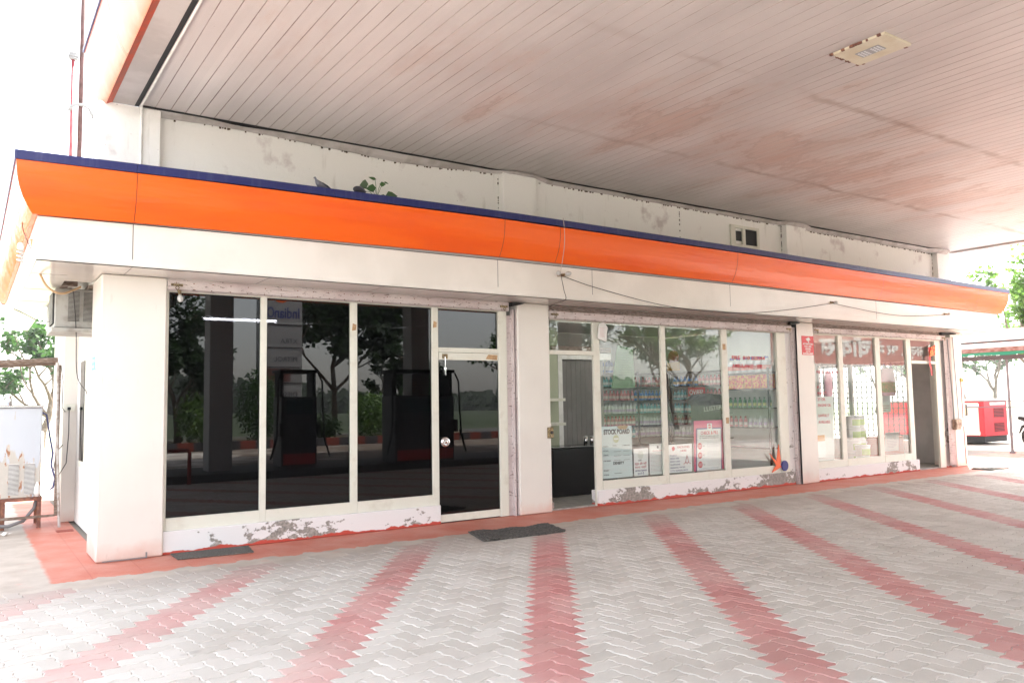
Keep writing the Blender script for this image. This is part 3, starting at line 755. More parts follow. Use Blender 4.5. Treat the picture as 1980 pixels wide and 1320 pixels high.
# ------------------------------------------------------------------ signs on the glass
YS = .150
def board(name, x0, x1, z0, z1, mat, label, cat='sign', group=None, lean=.02, y=YS, tiltx=0.):
    t = thing(name, ((x0+x1)/2, y, z0), label, cat, group)
    g = MB(); g.plate([(x0, z0), (x1, z0), (x1+tiltx, z1), (x0+tiltx, z1)], y, y+.006); g.build('panel', mat, t)
    return t
def lines(t, x0, x1, z, n, dz, mat, y, seed=0, h=.004):
    g = MB(); r = random.Random(seed)
    for i in range(n):
        x = x0
        e = x1 - r.uniform(0, .35)*(x1-x0)*(1 if i % 3 == 2 else .3)
        while x < e:
            w = r.uniform(.01, .035); g.box(x, y-.001, z-i*dz, min(x+w, e), y-.0003, z-i*dz+h); x += w+.007
    return g.build('small_print', mat, t)
YT = YS-.001
t = board('stock_board', 6.70, 7.32, .375, 1.145, M('pale blue board', (.60, .70, .71), .4), 'pale blue stock board behind the glass, lettered STOCK BOARD and DENSITY')
text('STOCK BOARD', 6.76, YT, 1.03, .095, m_ink, t, w=.52, bold=.006)
text('DENSITY', 6.93, YT, .575, .055, m_ink, t, w=.22, bold=.002)
for s, z in (('PRODUCT', .84), ('PETROL', .775), ('DIESEL', .71), ('XTRA PREMIUM', .625), ('PRODUCT', .485), ('PETROL', .42)):
    text(s, 6.745, YT, z, .026, m_ink, t, w=.10 if s != 'XTRA PREMIUM' else .14)
text('STOCK', 6.93, YT, .845, .024, m_ink, t); text('CALIBRATION', 7.12, YT, .845, .022, m_ink, t, w=.15)
g = MB()
for z in (.765, .70, .635):
    g.box(6.95, YT-.001, z, 7.09, YT, z+.004).box(7.14, YT-.001, z, 7.27, YT, z+.004)
g.box(6.95, YT-.001, .44, 7.1, YT, .445); g.build('rule', m_ink, t)
g = MB(); g.lathe((7.0, YT-.0008, .955), [(.058, 0), (.058, .0015)], 24, 'y'); g.build('emblem', M('olive emblem', (.45, .50, .30), .5), t)
g = MB(); g.box(6.955, YT-.003, .943, 7.045, YT-.001, .967); g.build('emblem_bar', m_paper, t)
g = MB(); g.plate([(7.03, 1.13), (7.06, 1.10), (7.2, 1.09), (7.25, 1.135), (7.2, 1.155), (7.05, 1.15)], YT-.003, YT); g.build('tape', M('brown tape', (.45, .30, .14), .5), t)
t = board('hindi_notice', 7.345, 7.645, .375, .79, m_paper, 'small white notice in Hindi beside the stock board', tiltx=.01)
g = MB(); g.lathe((7.49, YT-.0005, .69), [(.06, 0), (.06, .001)], 24, 'y'); g.build('emblem', M('pale ring', (.62, .66, .62), .5), t)
text('इंडियन', 7.44, YT, .60, .03, m_ink, t)
text('शुद्ध और सही', 7.37, YT, .545, .045, m_redink, t, w=.24); text('माप यहाँ', 7.37, YT, .49, .045, m_redink, t, w=.24); text('आपका स्वागत', 7.37, YT, .44, .04, m_blueink, t, w=.24); text('करते हैं', 7.42, YT, .395, .04, m_blueink, t, w=.13)
t = board('rights_notice', 7.675, 8.02, .375, .85, M('pink edged paper', (.72, .76, .75), .5), 'white fine-print notice propped on the sill left of the first mullion', tiltx=.012)
g = MB(); g.lathe((7.86, YT-.0005, .795), [(.022, 0), (.022, .001)], 16, 'y'); g.build('emblem', m_ink, t)
text("CUSTOMER'S RIGHTS", 7.74, YT, .735, .022, m_redink, t, w=.22)
lines(t, 7.70, 7.99, .71, 15, .021, M('grey print', (.25, .27, .3), .6), YT, 3)
t = board('facilities_board', 8.05, 8.61, .375, .82, m_paper, 'white facilities board listing toilet, free air and first aid', tiltx=.012)
text('FACILITIES', 8.29, YT, .755, .048, m_redink, t, w=.27); text('HERE', 8.36, YT, .700, .048, m_redink, t, w=.13)
g = MB(); g.lathe((8.20, YT-.0005, .755), [(.034, 0), (.034, .001)], 20, 'y'); g.build('emblem', m_redink, t)
for i, s in enumerate(('TOILET', 'FREE AIR', 'FIRST AID', 'TELEPHONE', 'DRINKING WATER', 'CCTV SURVEILLANCE')):
    text(s, 8.12, YT, .635-i*.048, .034, m_blueink, t, w=.022*len(s)+.02)
g = MB(); g.tube([(8.46, YT-.001, .52), (8.50, YT-.001, .64), (8.54, YT-.001, .52)], .004, 4); g.tube([(8.42, YT-.001, .50), (8.48, YT-.001, .53), (8.5, YT-.001, .5)], .004, 4); g.tube([(8.58, YT-.001, .50), (8.52, YT-.001, .53), (8.5, YT-.001, .5)], .004, 4); g.build('drawing', m_redink, t)
t = board('check_and_fill_board', 8.655, 9.42, .37, 1.18, m_pinkb, 'tall magenta framed CHECK & FILL board inside the window', tiltx=.035)
g = MB(); g.plate([(8.70, .372), (9.31, .372), (9.335, 1.06), (8.735, 1.06)], YT-.002, YT); g.build('border', m_blueink, t)
g = MB(); g.plate([(8.72, .373), (9.29, .373), (9.315, 1.04), (8.755, 1.04)], YT-.004, YT-.002); g.build('sheet', m_paper, t)
g = MB(); g.box(8.99, YT-.006, 1.03, 9.10, YT-.004, 1.13); g.build('logo_plate', m_paper, t)
g = MB(); g.lathe((9.045, YT-.0065, 1.085), [(.036, 0), (.036, .001)], 20, 'y'); g.build('logo', m_redink, t)
g = MB(); g.box(9.01, YT-.0075, 1.077, 9.08, YT-.0066, 1.092); g.build('logo_bar', m_paper, t)
y2 = YT-.0045
text('CHECK & FILL', 8.83, y2, .955, .072, m_redink, t, w=.42, bold=.002)
text('WE INVITE CUSTOMER TO CHECK OUR', 8.80, y2, .918, .024, m_ink, t, w=.46); text('FUEL THROUGH THE FOLLOWING TESTS', 8.79, y2, .885, .024, m_ink, t, w=.47)
for i, z in enumerate((.77, .62, .47)):
    g = MB(); g.lathe((8.80, y2-.0005, z), [(.052, 0), (.052, .001)], 20, 'y'); g.build('roundel', m_redink, t)
    g = MB()
    for q in (-.018, 0, .018): g.box(8.762, y2-.0017, z+q-.003, 8.838, y2-.0007, z+q+.003)
    g.build('roundel_text', m_paper, t)
    text('❯ ❯', 8.87, y2, z-.012, .03, m_ink, t)
    lines(t, 8.97, 9.29, z+.05, 5, .018, M('faint print', (.4, .44, .46), .6), y2, i)
lines(t, 8.76, 9.27, .405, 2, .018, m_blueink, y2, 9)
# orange burst with a blue ball at the sill
t = thing('starburst_emblem', (10.75, .06, .3), 'orange starburst cutout with dark blue disc standing on the sill', 'emblem')
g = MB(); pl = [(10.66, .425), (10.47, .555), (10.60, .39), (10.40, .20), (10.66, .345), (10.68, .34)]
g.plate([(10.60, .375), (10.70, .345), (10.62, .43), (10.44, .58)], .062, .074)
g.plate([(10.62, .42), (10.72, .36), (10.745, .44), (10.70, .72)], .0622, .0742)
g.plate([(10.49, .245), (10.76, .33), (10.66, .42)], .0618, .0738)
g.build('burst', M('orange foam', (.80, .14, .04), .5), t)
g = MB(); g.lathe((10.835, .045, .345), [(.0, 0), (.085, 0), (.092, .006), (.092, .02), (.085, .026), (.0, .026)], 28, 'y'); g.build('disc', M('blue foam', (.025, .03, .18), .5), t)
# cctv sign on the third pillar
t = thing('cctv_sign', (11.55, -.004, 2.3), 'small red CCTV warning sign on the white pillar', 'sign')
g = MB(); g.box(11.385, -.004, 2.305, 11.735, -.0005, 2.65); g.build('panel', M('sign red', (.62, .035, .04), .4), t)
for s, z, w in (('ATTENTION', 2.49, .29), ('YOU ARE', 2.445, .21), ('UNDER', 2.40, .16), ('CCTV', 2.355, .13), ('SURVEILLANCE', 2.315, .30)):
    text(s, 11.56-w/2, -.0045, z, .043, m_white, t, w=w, bold=.0015)
g = MB(); g.plate([(11.50, 2.60), (11.60, 2.63), (11.64, 2.58), (11.54, 2.555)], -.0055, -.0045); g.plate([(11.58, 2.56), (11.60, 2.565), (11.60, 2.53), (11.56, 2.53)], -.0056, -.0046); g.build('camera_symbol', m_white, t)
# blue sticker on the flank of the first pillar
t = thing('blue_sticker', (-.002, .3, 2.0), 'light blue and white sticker on the side of the corner pillar', 'sticker')
g = MB(); g.box(-.003, .10, 1.93, -.0005, .60, 2.07); g.build('sheet', M('sky blue', (.10, .42, .66), .4), t)
text('पेट्रोल', -.003, .57, 2.01, .05, m_white, t, face='-x', w=.2); text('बचाएं', -.003, .57, 1.95, .05, m_white, t, face='-x', w=.16)
g = MB(); g.box(-.0036, .12, 1.94, -.003, .30, 2.06); g.build('white_patch', m_white, t)
# door tally beside the middle entry
t = thing('paper_tag', (6.66, .06, 2.6), 'crumpled white tag hung over the middle shop entry', 'tag')
g = MB(); g.plate([(6.60, 2.45), (6.76, 2.40), (6.80, 2.62), (6.72, 2.70), (6.63, 2.66)], .045, .058); g.build('sheet', m_white, t)
lines(t, 6.65, 6.74, 2.6, 5, .03, m_redink, .045, 4)
g = MB(); g.box(5.60, -.02, 1.02, 5.70, .0, 1.17, .004); 
t = thing('door_lock', (5.65, -.01, 1.0), 'rusty square lock plate on the edge of the middle pillar', 'lock'); g.build('plate', m_brass, t)
g = MB(); g.lathe((5.665, -.022, 1.10), [(0, -.012), (.02, -.012), (.024, 0)], 12, 'y'); g.build('keyhole', m_dark, t)
t = thing('red_tassel', (15.9, .03, 2.1), 'red and gold cloth charm hanging over the far shop entry', 'charm')
g = MB(); vs = []
for i in range(9):
    z = 2.56-i*.075; x = 15.82+.02*math.sin(i*1.1)+.004*i; w = .05-.003*i; vs += [(x-w, .052+.008*(i % 2), z), (x+w, .055, z)]
g.add(vs, [(2*i, 2*i+1, 2*i+3, 2*i+2) for i in range(8)]); g.build('ribbon', m_red, t)
g = MB(); g.plate([(15.80, 2.36), (16.02, 2.40), (16.04, 2.62), (15.86, 2.56)], .04, .05); g.build('cloth', M('red gold cloth', (.65, .06, .03), .6, col2=(.75, .35, .08), scale=30, lo=.5, hi=.55), t)
tp_ = M('brown tape', (.50, .32, .16), .6, col2=(.35, .2, .1), scale=30)
for i, (x, z, lb) in enumerate(((9.37, 2.35, 'upper'), (9.39, 1.12, 'lower'))):
    t = thing('tape_strip', (x, .08, z), lb+' brown tape strip on the right mullion of the middle shop', 'tape')
    g = MB(); g.box(x, .0855, z, x+.07, .0888, z+.10); g.build('strip', tp_, t)
for i, (x, z, lb) in enumerate(((2.745, 2.42, 'second'), (3.86, 2.50, 'third'))):
    t = thing('tape_strip', (x, .08, z), 'peeling brown tape on the '+lb+' mullion of the black office glass', 'tape')
    g = MB(); g.plate([(x, z), (x+.05, z+.01), (x+.055, z+.075), (x+.01, z+.09)], .0855, .0888); g.build('strip', tp_, t)
t = thing('tape_strip', (4.7, .08, 2.13), 'torn brown tape at the right end of the black door top rail', 'tape')
g = MB(); g.plate([(4.66, 2.11), (4.84, 2.10), (4.85, 2.165), (4.70, 2.17)], .0845, .0878); g.build('strip', tp_, t)
# writing on the glass
t = thing('glass_writing', (10.0, .11, 2.0), 'red handwritten telephone numbers on the shop glass', 'writing')
text('FIRE  060 220344', 9.62, .117, 2.20, .085, m_redink, t, w=.86, bold=.002); text('AMBULANCE - 108', 9.63, .117, 2.06, .085, m_redink, t, w=.78, bold=.002)
t = thing('glass_writing', (12.0, .11, 1.5), 'red lettered sticker with oil drawing on the far shop glass', 'writing')
for s, z in (('MADE AVAILABLE IN', 1.98), ('A  S', 1.70), ('PERFECT', 1.58), ('2T OIL', 1.47), ('ENGINE OIL', 1.36), ('LAWFULLY', 1.17), ('AVAILABLE', 1.05)):
    text(s, 11.95, .117, z, .075, m_redink, t, w=.04*len(s))

# ------------------------------------------------------------------ door mats
def mat_obj(poly, label, z=.012, th=.014, wave=0, nu=22, nv=8, seed=0):
    (a, b, c, d) = [Vector(p) for p in poly]; g = MB(); rr = random.Random(seed); vs = []
    for i in range(nu+1):
        for j in range(nv+1):
            u, v = i/nu, j/nv; p = a.lerp(b, v).lerp(d.lerp(c, v), u)
            edge = (i in (0, nu) or j in (0, nv)); q = rr.uniform(-.006, .006) if edge else 0
            vs.append((p.x+q, p.y+q, th+z*(wave*(math.sin(u*9)*.5+math.sin(v*5+u*4)*.5))+(-.004 if edge else 0)))
    n1 = len(vs); vs += [(x, y, .0005) for x, y, _ in vs]
    N = nv+1; fs = []
    for i in range(nu):
        for j in range(nv):
            fs.append((i*N+j, (i+1)*N+j, (i+1)*N+j+1, i*N+j+1))
    for i in range(nu):
        fs.append((i*N, n1+i*N, n1+(i+1)*N, (i+1)*N)); fs.append((i*N+nv, (i+1)*N+nv, n1+(i+1)*N+nv, n1+i*N+nv))
    for j in range(nv):
        fs.append((j, j+1, n1+j+1, n1+j)); fs.append((nu*N+j, n1+nu*N+j, n1+nu*N+j+1, nu*N+j+1))
    g.add(vs, fs); o = g.build('door_mat', m_rubmat, loc=(poly[0][0], poly[0][1], 0)); return tag(o, label, 'door mat')
mat_obj([(.70, .03), (.70, -.35), (1.43, -.43), (1.50, .0)], 'small grey coir mat in front of the first black pane')
# ribbed rubber mat: woven link strips
def link_mat(P, label, nx, ny):
    a, b, c, d = [Vector(p) for p in P]; g = MB(); rr = random.Random(2)
    def at(u, v): p = a.lerp(b, v).lerp(d.lerp(c, v), u); return p
    for i in range(nx):
        for j in range(ny):
            u0, u1 = (i+.08)/nx, (i+.92)/nx; v0, v1 = (j+.1)/ny, (j+.9)/ny
            z = .012+.008*math.sin(i*.35)+.004*math.sin(j*1.1+i*.2)+rr.uniform(-.002, .002)
            sh = .25/ny*((i % 2)*2-1)
            q = [at(u0, v0+sh), at(u1, v0-sh), at(u1, v1-sh), at(u0, v1+sh)]
            g.slab([(p.x, p.y) for p in q], z-.006, z+.006)
    base = [at(0.01, .02), at(.99, .02), at(.99, .98), at(.01, .98)]
    g.slab([(p.x, p.y) for p in base], .0005, .008)
    o = g.build('door_mat', M('dark rubber', (.055, .052, .048), .85, col2=(.13, .12, .105), scale=40), loc=(P[0][0], P[0][1], 0)); return tag(o, label, 'door mat')
link_mat([(3.823, -.793), (3.624, -1.451), (4.751, -1.477), (4.927, -.888)], 'wrinkled black link rubber mat before the black door', 44, 18)
link_mat([(16.17, -.48), (16.16, -.90), (16.78, -.96), (16.72, -.46)], 'faint grey mat in the sunlight by the last pillar', 20, 10)

# ------------------------------------------------------------------ ledge things: pigeons and sapling
def pigeon(x, y, z, yaw, label, curled=False):
    t = thing('pigeon', (x, y, z), label, 'pigeon'); K = .68; ca, sa = math.cos(yaw), math.sin(yaw)
    def loft(secs, name, mat):
        g = MB(); seg = 12; vs = []
        for (px, pz, rw, rh) in secs:
            for k in range(seg):
                w = 2*math.pi*k/seg; lx, ly, lz = px*K, rw*math.cos(w)*K, (pz+rh*math.sin(w))*K
                vs.append((x+lx*ca-ly*sa, y+lx*sa+ly*ca, z+lz))
        n = len(secs); fs = [(i*seg+k, i*seg+(k+1) % seg, (i+1)*seg+(k+1) % seg, (i+1)*seg+k) for i in range(n-1) for k in range(seg)]
        fs += [tuple(range(seg))[::-1], tuple((n-1)*seg+k for k in range(seg))]
        g.add(vs, fs); return g.build(name, mat, t, smooth=True)
    mg = M('grey plumage', (.14, .14, .16), .7, col2=(.10, .10, .13), scale=20); md = M('dark plumage', (.03, .03, .04), .6)
    if not curled:
        loft([(-.21, .015, .012, .004), (-.16, .022, .022, .010), (-.09, .05, .042, .032), (-.03, .066, .055, .05), (.03, .078, .052, .055), (.07, .105, .034, .042), (.085, .135, .022, .028), (.092, .155, .021, .022), (.105, .165, .018, .018), (.118, .165, .008, .008), (.135, .158, .003, .003)], 'body', mg)
        loft([(-.20, .04, .035, .006), (-.12, .065, .056, .02), (-.03, .085, .06, .03), (.02, .085, .05, .02)], 'wing', md)
    else:
        loft([(-.20, .03, .02, .008), (-.12, .045, .05, .035), (-.04, .06, .065, .055), (.04, .062, .062, .055), (.09, .055, .035, .038), (.12, .05, .012, .012)], 'body', md)
        loft([(-.19, .06, .03, .006), (-.1, .095, .05, .018), (-.02, .11, .05, .02), (.04, .10, .04, .012)], 'wing', mg)
    return t
zt = 3.835
pigeon(2.07, -.62, zt+.075, math.pi+.3, 'grey pigeon standing on the navy ledge with head up')
pigeon(2.52, -.62, zt+.088, math.pi+.5, 'dark pigeon crouched behind the sapling on the navy ledge', True)
t = thing('sapling', (2.76, -.60, zt+.08), 'small leafy sapling sprouting from the navy fascia ledge', 'plant')
g = MB(); b0 = Vector((2.76, -.60, zt+.07)); tips = []
for (dx, dz, l) in ((-.16, .07, .05), (-.12, .15, .05), (-.05, .10, .04), (.05, .17, .03), (-.02, .22, .03), (.10, .20, .03), (.14, .04, .06), (.04, .01, .04)):
    tip = b0+Vector((dx, rr.uniform(-.05, .03), dz)); tips.append((tip, dx)); g.tube([b0, b0.lerp(tip, .5)+Vector((0, 0, .03)), tip], .003, 5)
g.build('stem', M('green stem', (.08, .14, .03), .6), t)
g = MB()
for i, (tip, dx) in enumerate(tips):
    L = (.12, .13, .11, .07, .09, .05, .15, .08)[i]; wd = L*(.42 if i not in (4, 5) else .2)
    dr_ = Vector((1 if dx > 0 else -1, rr.uniform(-.5, .1), rr.uniform(-.5, .3) if i != 4 else .1)).normalized(); sd_ = dr_.cross(Vector((0, 1, .3))).normalized()
    pts = [tip-dr_*L*.2, tip+dr_*L*.15+sd_*wd, tip+dr_*L*.5+sd_*wd*.8, tip+dr_*L, tip+dr_*L*.5-sd_*wd*.8, tip+dr_*L*.15-sd_*wd]
    g.add(pts, [(0, 1, 2, 3), (0, 3, 4, 5)])
g.build('leaf', M('peepal leaf', (.03, .085, .02), .35), t)

# ------------------------------------------------------------------ bulbs and wires on the fascia
def bulb(x, y, z, dirv, label, r=.03):
    t = thing('light_bulb', (x, y, z), label, 'light bulb'); d = Vector(dirv).normalized()
    g = MB(); p = Vector((x, y, z)); g.tube([p, p+d*.02, p+d*.055], [.022, .018, .018], 10); g.build('holder', m_brass, t)
    g = MB(); g.tube([p+d*.055, p+d*.07, p+d*.09, p+d*.115, p+d*.135, p+d*.145], [.014, .02, r, r*1.02, r*.7, .004], 12); g.build('globe', m_bulb, t, smooth=True)
    return t
bulb(5.455, -.52, 3.225, (-.6, -.8, .1), 'clear bulb of the twin holder where the fascia wires meet')
bulb(5.50, -.52, 3.225, (.8, -.5, .2), 'second bulb of the twin holder, pointing right towards the street')
bulb(11.54, -.52, 3.205, (.9, -.4, 0), 'middle bulb on the fascia above the red sign pillar')
bulb(15.40, -.52, 3.19, (.9, -.4, 0), 'bulb near the right end of the fascia')
bulb(.74, -.02, 2.76, (0, -.5, -.85), 'round white bulb under the shutter at the corner pillar')
t = thing('spiral_lamp', (-.74, -.1, 2.97), 'white spiral lamp under the left eave', 'light bulb')
g = MB(); cx, cy, cz = -.70, .3, 3.22; g.lathe((cx, cy, cz-.10), [(.02, 0), (.028, .01), (.028, .05), (.018, .07)], 12); g.build('holder', m_white, t)
g = MB(); g.tube([(cx+.026*math.cos(a*.8), cy+.026*math.sin(a*.8), cz-.10-a*.0052) for a in range(0, 26)], .010, 6); g.build('spiral', m_bulb, t, smooth=True)
def wire(name, pts, r, mat, label, cat='wire'):
    # smooth catmull-rom
    P_ = [Vector(p) for p in pts]; out = []
    for i in range(len(P_)-1):
        p0, p1, p2, p3 = P_[max(i-1, 0)], P_[i], P_[i+1], P_[min(i+2, len(P_)-1)]
        for k in range(6):
            s = k/6; out.append(.5*((2*p1)+(p2-p0)*s+(2*p0-5*p1+4*p2-p3)*s*s+(3*p1-p0-3*p2+p3)*s**3))
    out.append(P_[-1]); g = MB(); g.tube(out, r, 5); o = g.build(name, mat, loc=tuple(P_[0]), smooth=True); return tag(o, label, cat)
wire('hanging_wire', [(5.47, -.55, 3.22), (6.08, -.56, 3.09), (7.37, -.57, 2.915), (8.72, -.57, 2.875), (9.99, -.56, 2.97), (11.55, -.55, 3.19)], .005, m_wire, 'long black wire sagging between twin bulbs and middle bulb')
wire('hanging_wire', [(11.55, -.55, 3.19), (13.03, -.55, 3.09), (14.1, -.56, 3.085), (15.41, -.55, 3.18)], .005, m_wire, 'right-hand black wire sagging from middle bulb to end bulb')
wire('hanging_wire', [(5.40, -.72, 3.96), (5.405, -.735, 3.8), (5.42, -.71, 3.6), (5.46, -.60, 3.38), (5.46, -.55, 3.23)], .004, M('pale cord', (.5, .42, .36), .6), 'pale cord crossing the orange panel down to the twin bulbs')
wire('hanging_wire', [(5.48, -.55, 3.2), (5.53, -.54, 3.02), (5.56, -.53, 2.90), (5.60, -.25, 2.88), (5.66, -.02, 2.85), (5.75, -.02, 2.82)], .004, m_wire, 'short black wire dropping from the twin bulbs to the shutter')

# ------------------------------------------------------------------ left side: air conditioner, cooler, lean-to
ac = thing('air_conditioner', (0, 1.2, 2.38), 'old white window air conditioner on the side wall under the eave', 'air conditioner')
m_acw = M('aged white casing', (.34, .33, .30), .5, col2=(.24, .22, .19), scale=5)
g = MB(); g.box(-.33, 1.05, 2.42, .165, 1.60, 2.86, .01); g.build('casing', m_acw, ac)
g = MB(); g.box(-.36, .98, 2.375, .165, 1.66, 2.415); g.build('tray', m_acw, ac)
for k, (xa, xb) in enumerate(((-.20, -.09), (-.05, .05))):
    g = MB(); g.box(xa, 1.035, 2.50, xb, 1.0495, 2.83); gg = g.build('side_grille', m_dark, ac)
    g = MB(); z = 2.505
    while z < 2.83: g.box(xa, 1.026, z, xb, 1.034, z+.006); z += .014
    g.build('louvre', m_acw, ac)
g = MB(); g.box(-.344, 1.09, 2.47, -.331, 1.54, 2.82); g.build('front_grille', m_dark, ac)
g = MB(); z = 2.475
while z < 2.82: g.box(-.352, 1.09, z, -.345, 1.54, z+.008); z += .024
g.build('front_louvre', m_acw, ac)
g = MB(); g.box(-.02, .95, 2.87, .165, 1.7, 2.894).box(-.02, 1.0, 2.86, 0, 1.04, 2.893); g.build('hood', m_wood, ac)
wire('drain_hose', [(-.62, .1, 3.2), (-.56, .25, 2.98), (-.45, .5, 2.80), (-.30, .75, 2.76), (-.15, .95, 2.84), (-.09, 1.0, 2.88)], .013, m_tan, 'tan hose looping from the left eave to the air conditioner', 'hose')
wire('hanging_wire', [(-.70, .2, 3.42), (-.68, .25, 3.30), (-.60, .3, 3.12), (-.62, .12, 3.2)], .004, m_wire, 'thin dark wire hanging over the left eave edge')
wire('hanging_wire', [(-.9, 1.5, 2.75), (-.62, 1.5, 2.62), (-.42, 1.45, 2.52), (-.20, 1.3, 2.55), (-.1, 1.2, 2.58)], .004, m_wire, 'thin grey wire looping under the left soffit')
wire('hanging_wire', [(-.16, 1.0, 2.84), (-.12, 1.02, 2.4), (-.10, 1.1, 2.0), (-.02, 1.6, 1.85), (.12, 2.2, 1.75), (.16, 2.5, 1.72)], .005, m_wire, 'black cable hanging from the air conditioner down the side wall')
sb = thing('switch_board', (.08, 3.6, 1.48), 'small cream socket board on the rear pilaster with a plug', 'switch board')
g = MB(); g.box(.0, 3.595, 1.50, .145, 3.618, 1.60, .004); g.build('plate', m_frame, sb)
g = MB(); g.box(.05, 3.57, 1.52, .09, 3.596, 1.56, .004); g.build('plug', m_dark, sb)
g = MB(); g.tube([(.07, 3.58, 1.53), (.07, 3.56, 1.2), (.05, 3.56, .8), (-.03, 3.56, .65), (-.1, 3.5, .72), (-.08, 3.5, .95), (.0, 3.52, 1.05)], .006, 5); g.build('cable', m_wire, sb, smooth=True)

wc = thing('water_cooler', (-.7, 3.4, 0), 'rusty white steel water cooler on a brown stand', 'water cooler')
def cooler_mat():
    mt, nt, p = ntree('rusting white enamel'); p.inputs['Roughness'].default_value = .35; o = xyz(nt)
    s0 = mth(nt, 'ADD', pos_noise(nt, 6, 5, (1.8, 1.8, .35), .6), remap(nt, o[2], .75, 1.12, .12, -.16))
    pf = remap(nt, s0, .50, .515)
    ring = mth(nt, 'MULTIPLY', pf, remap(nt, s0, .60, .53))
    s = mth(nt, 'ADD', mth(nt, 'MULTIPLY', pos_noise(nt, 14, 6, (1.3, 1.3, .6)), pf), mth(nt, 'MULTIPLY', ring, .07))
    base = mixc(nt, pf, (.50, .53, .57), (.48, .45, .40))
    f = remap(nt, s, .56, .60); r = mixc(nt, remap(nt, s, .57, .66), (.62, .60, .55), (.33, .15, .07))
    nt.links.new(mixc(nt, f, base, r), p.inputs['Base Color']); return mt
m_cool = cooler_mat()
g = MB(); g.box(-1.30, 3.2, .40, -.272, 3.85, 1.555, .01); g.build('cabinet', m_cool, wc)
g = MB(); g.box(-1.32, 3.17, 1.556, -.255, 3.87, 1.59, .008); g.build('lid', m_steel, wc)
for xa in (-.63, -.455):
    g = MB(); g.box(xa, 3.1935, .44, xa+.115, 3.199, .83); gg = g.build('vent', m_dark, wc)
    g = MB(); z = .445
    while z < .83: g.box(xa, 3.187, z, xa+.115, 3.193, z+.008); z += .016
    g.build('louvre', m_white, gg)
g = MB()
for lx in (-1.28, -.70, -.30):
    g.box(lx, 3.22, 0, lx+.045, 3.265, .36).box(lx, 3.78, 0, lx+.045, 3.825, .36)
g.box(-1.30, 3.20, .355, -.25, 3.86, .398).box(-1.28, 3.235, .12, -.26, 3.26, .15); g.build('stand', m_rust, wc)
g = MB(); g.tube([(-.27, 3.45, 1.50), (-.21, 3.4, 1.46), (-.17, 3.4, 1.2), (-.13, 3.35, .95), (-.15, 3.3, .8), (-.10, 3.3, .62), (-.12, 3.3, .5), (-.16, 3.3, .48)], .010, 6); g.build('power_cord', m_blueink, wc, smooth=True)
g = MB(); g.tube([(-.28, 3.3, .5), (-.33, 3.3, .25), (-.45, 3.25, .10), (-.62, 3.2, .05), (-.9, 3.2, .08)], .022, 8); g.build('drain_pipe', M('grey hose', (.2, .19, .19), .6), wc, smooth=True)
t = thing('steel_tumbler', (-.635, 3.45, 1.59), 'steel tumbler standing on the water cooler', 'tumbler')
g = MB(); g.lathe((-.635, 3.45, 1.59), [(.0, 0), (.035, 0), (.045, .13), (.042, .13), (.033, .005)], 16); g.build('cup', m_chrome, t, smooth=True)
t = thing('plastic_bag', (-.30, 3.1, .4), 'small white plastic bag tied to the cooler stand', 'bag')
g = MB(); g.tube([(-.31, 3.17, .60), (-.31, 3.165, .54), (-.31, 3.16, .46), (-.31, 3.165, .41)], [.006, .03, .042, .02], 8); g.build('bag', m_white, t, smooth=True)
ln = thing('lean_to_frame', (-.1, 3.1, 0), 'weathered timber and pipe lean-to frame beside the cooler', 'frame')
g = MB(); g.tube([(-2.6, 3.1, 2.02), (-1.4, 3.1, 2.08), (-.12, 3.1, 2.18)], .035, 7); g.tube([(-2.6, 3.2, 1.97), (-.14, 3.16, 2.13)], .022, 6); g.build('beam', m_wood, ln)
g = MB(); g.tube([(-.12, 3.1, 2.15), (-.1, 3.11, 1.1), (-.055, 3.1, 0)], .016, 8); g.build('pipe_post', M('grimy white pipe', (.5, .47, .44), .5, col2=(.3, .24, .2), scale=12), ln)
g = MB(); g.box(-.11, 3.2, .14, -.07, 3.24, 2.12); g.box(-.9, 3.2, .13, -.1, 3.23, .16); g.build('wood_post', m_wood, ln)
g = MB(); g.tube([(-.08, 3.12, 2.12), (-.05, 3.15, 1.9), (-.04, 3.3, 1.55), (.02, 3.55, 1.5)], .005, 5); g.build('cord', m_wire, ln)
t = thing('floor_grating', (-.03, 2.5, 0), 'small red floor drain grating on the red walk', 'drain')
g = MB()
for i in range(5): g.box(-.10+i*.035, 2.62, -.003, -.085+i*.035, 2.78, .003)
g.box(-.12, 2.60, -.0035, .07, 2.80, .0); g.build('grate', M('grate', (.30, .06, .04), .7), t)
t = thing('litter', (-.72, 2.75, 0), 'crumpled white plastic litter on the ground at the left edge', 'litter')
g = MB(); 
for i in range(14):
    x, y = -.75+rr.uniform(-.12, .12), 2.7+rr.uniform(-.1, .1); a = rr.random()*6
    g.add([(x, y, .004), (x+.06*math.cos(a), y+.06*math.sin(a), rr.uniform(.005, .05)), (x-.05*math.sin(a), y+.05*math.cos(a), rr.uniform(.005, .04))], [(0, 1, 2)])
g.build('film', m_white, t)
t = thing('metal_strip', (.4, -.02, 0), 'bent grey metal strip lying at the foot of the corner pillar', 'scrap')
g = MB(); g.box(.06, -.035, .004, .47, -.020, .012).box(.455, -.036, .004, .470, -.021, .06); g.build('strip', m_pvc, t)
t = thing('broken_wall_stub', (-.35, 7.6, 0), 'pale plastered wall stub behind the cooler', 'wall')
g = MB(); g.box(-1.0, 8.2, 0, .1, 8.5, 1.15, .03); g.build('masonry', m_plaster, t)
g = MB(); g.box(-.28, 7.9, .0, .05, 8.15, .8, .05); g.build('rubble', M('yellow plaster', (.5, .42, .28), .9, bump=.5, bscale=12), t)

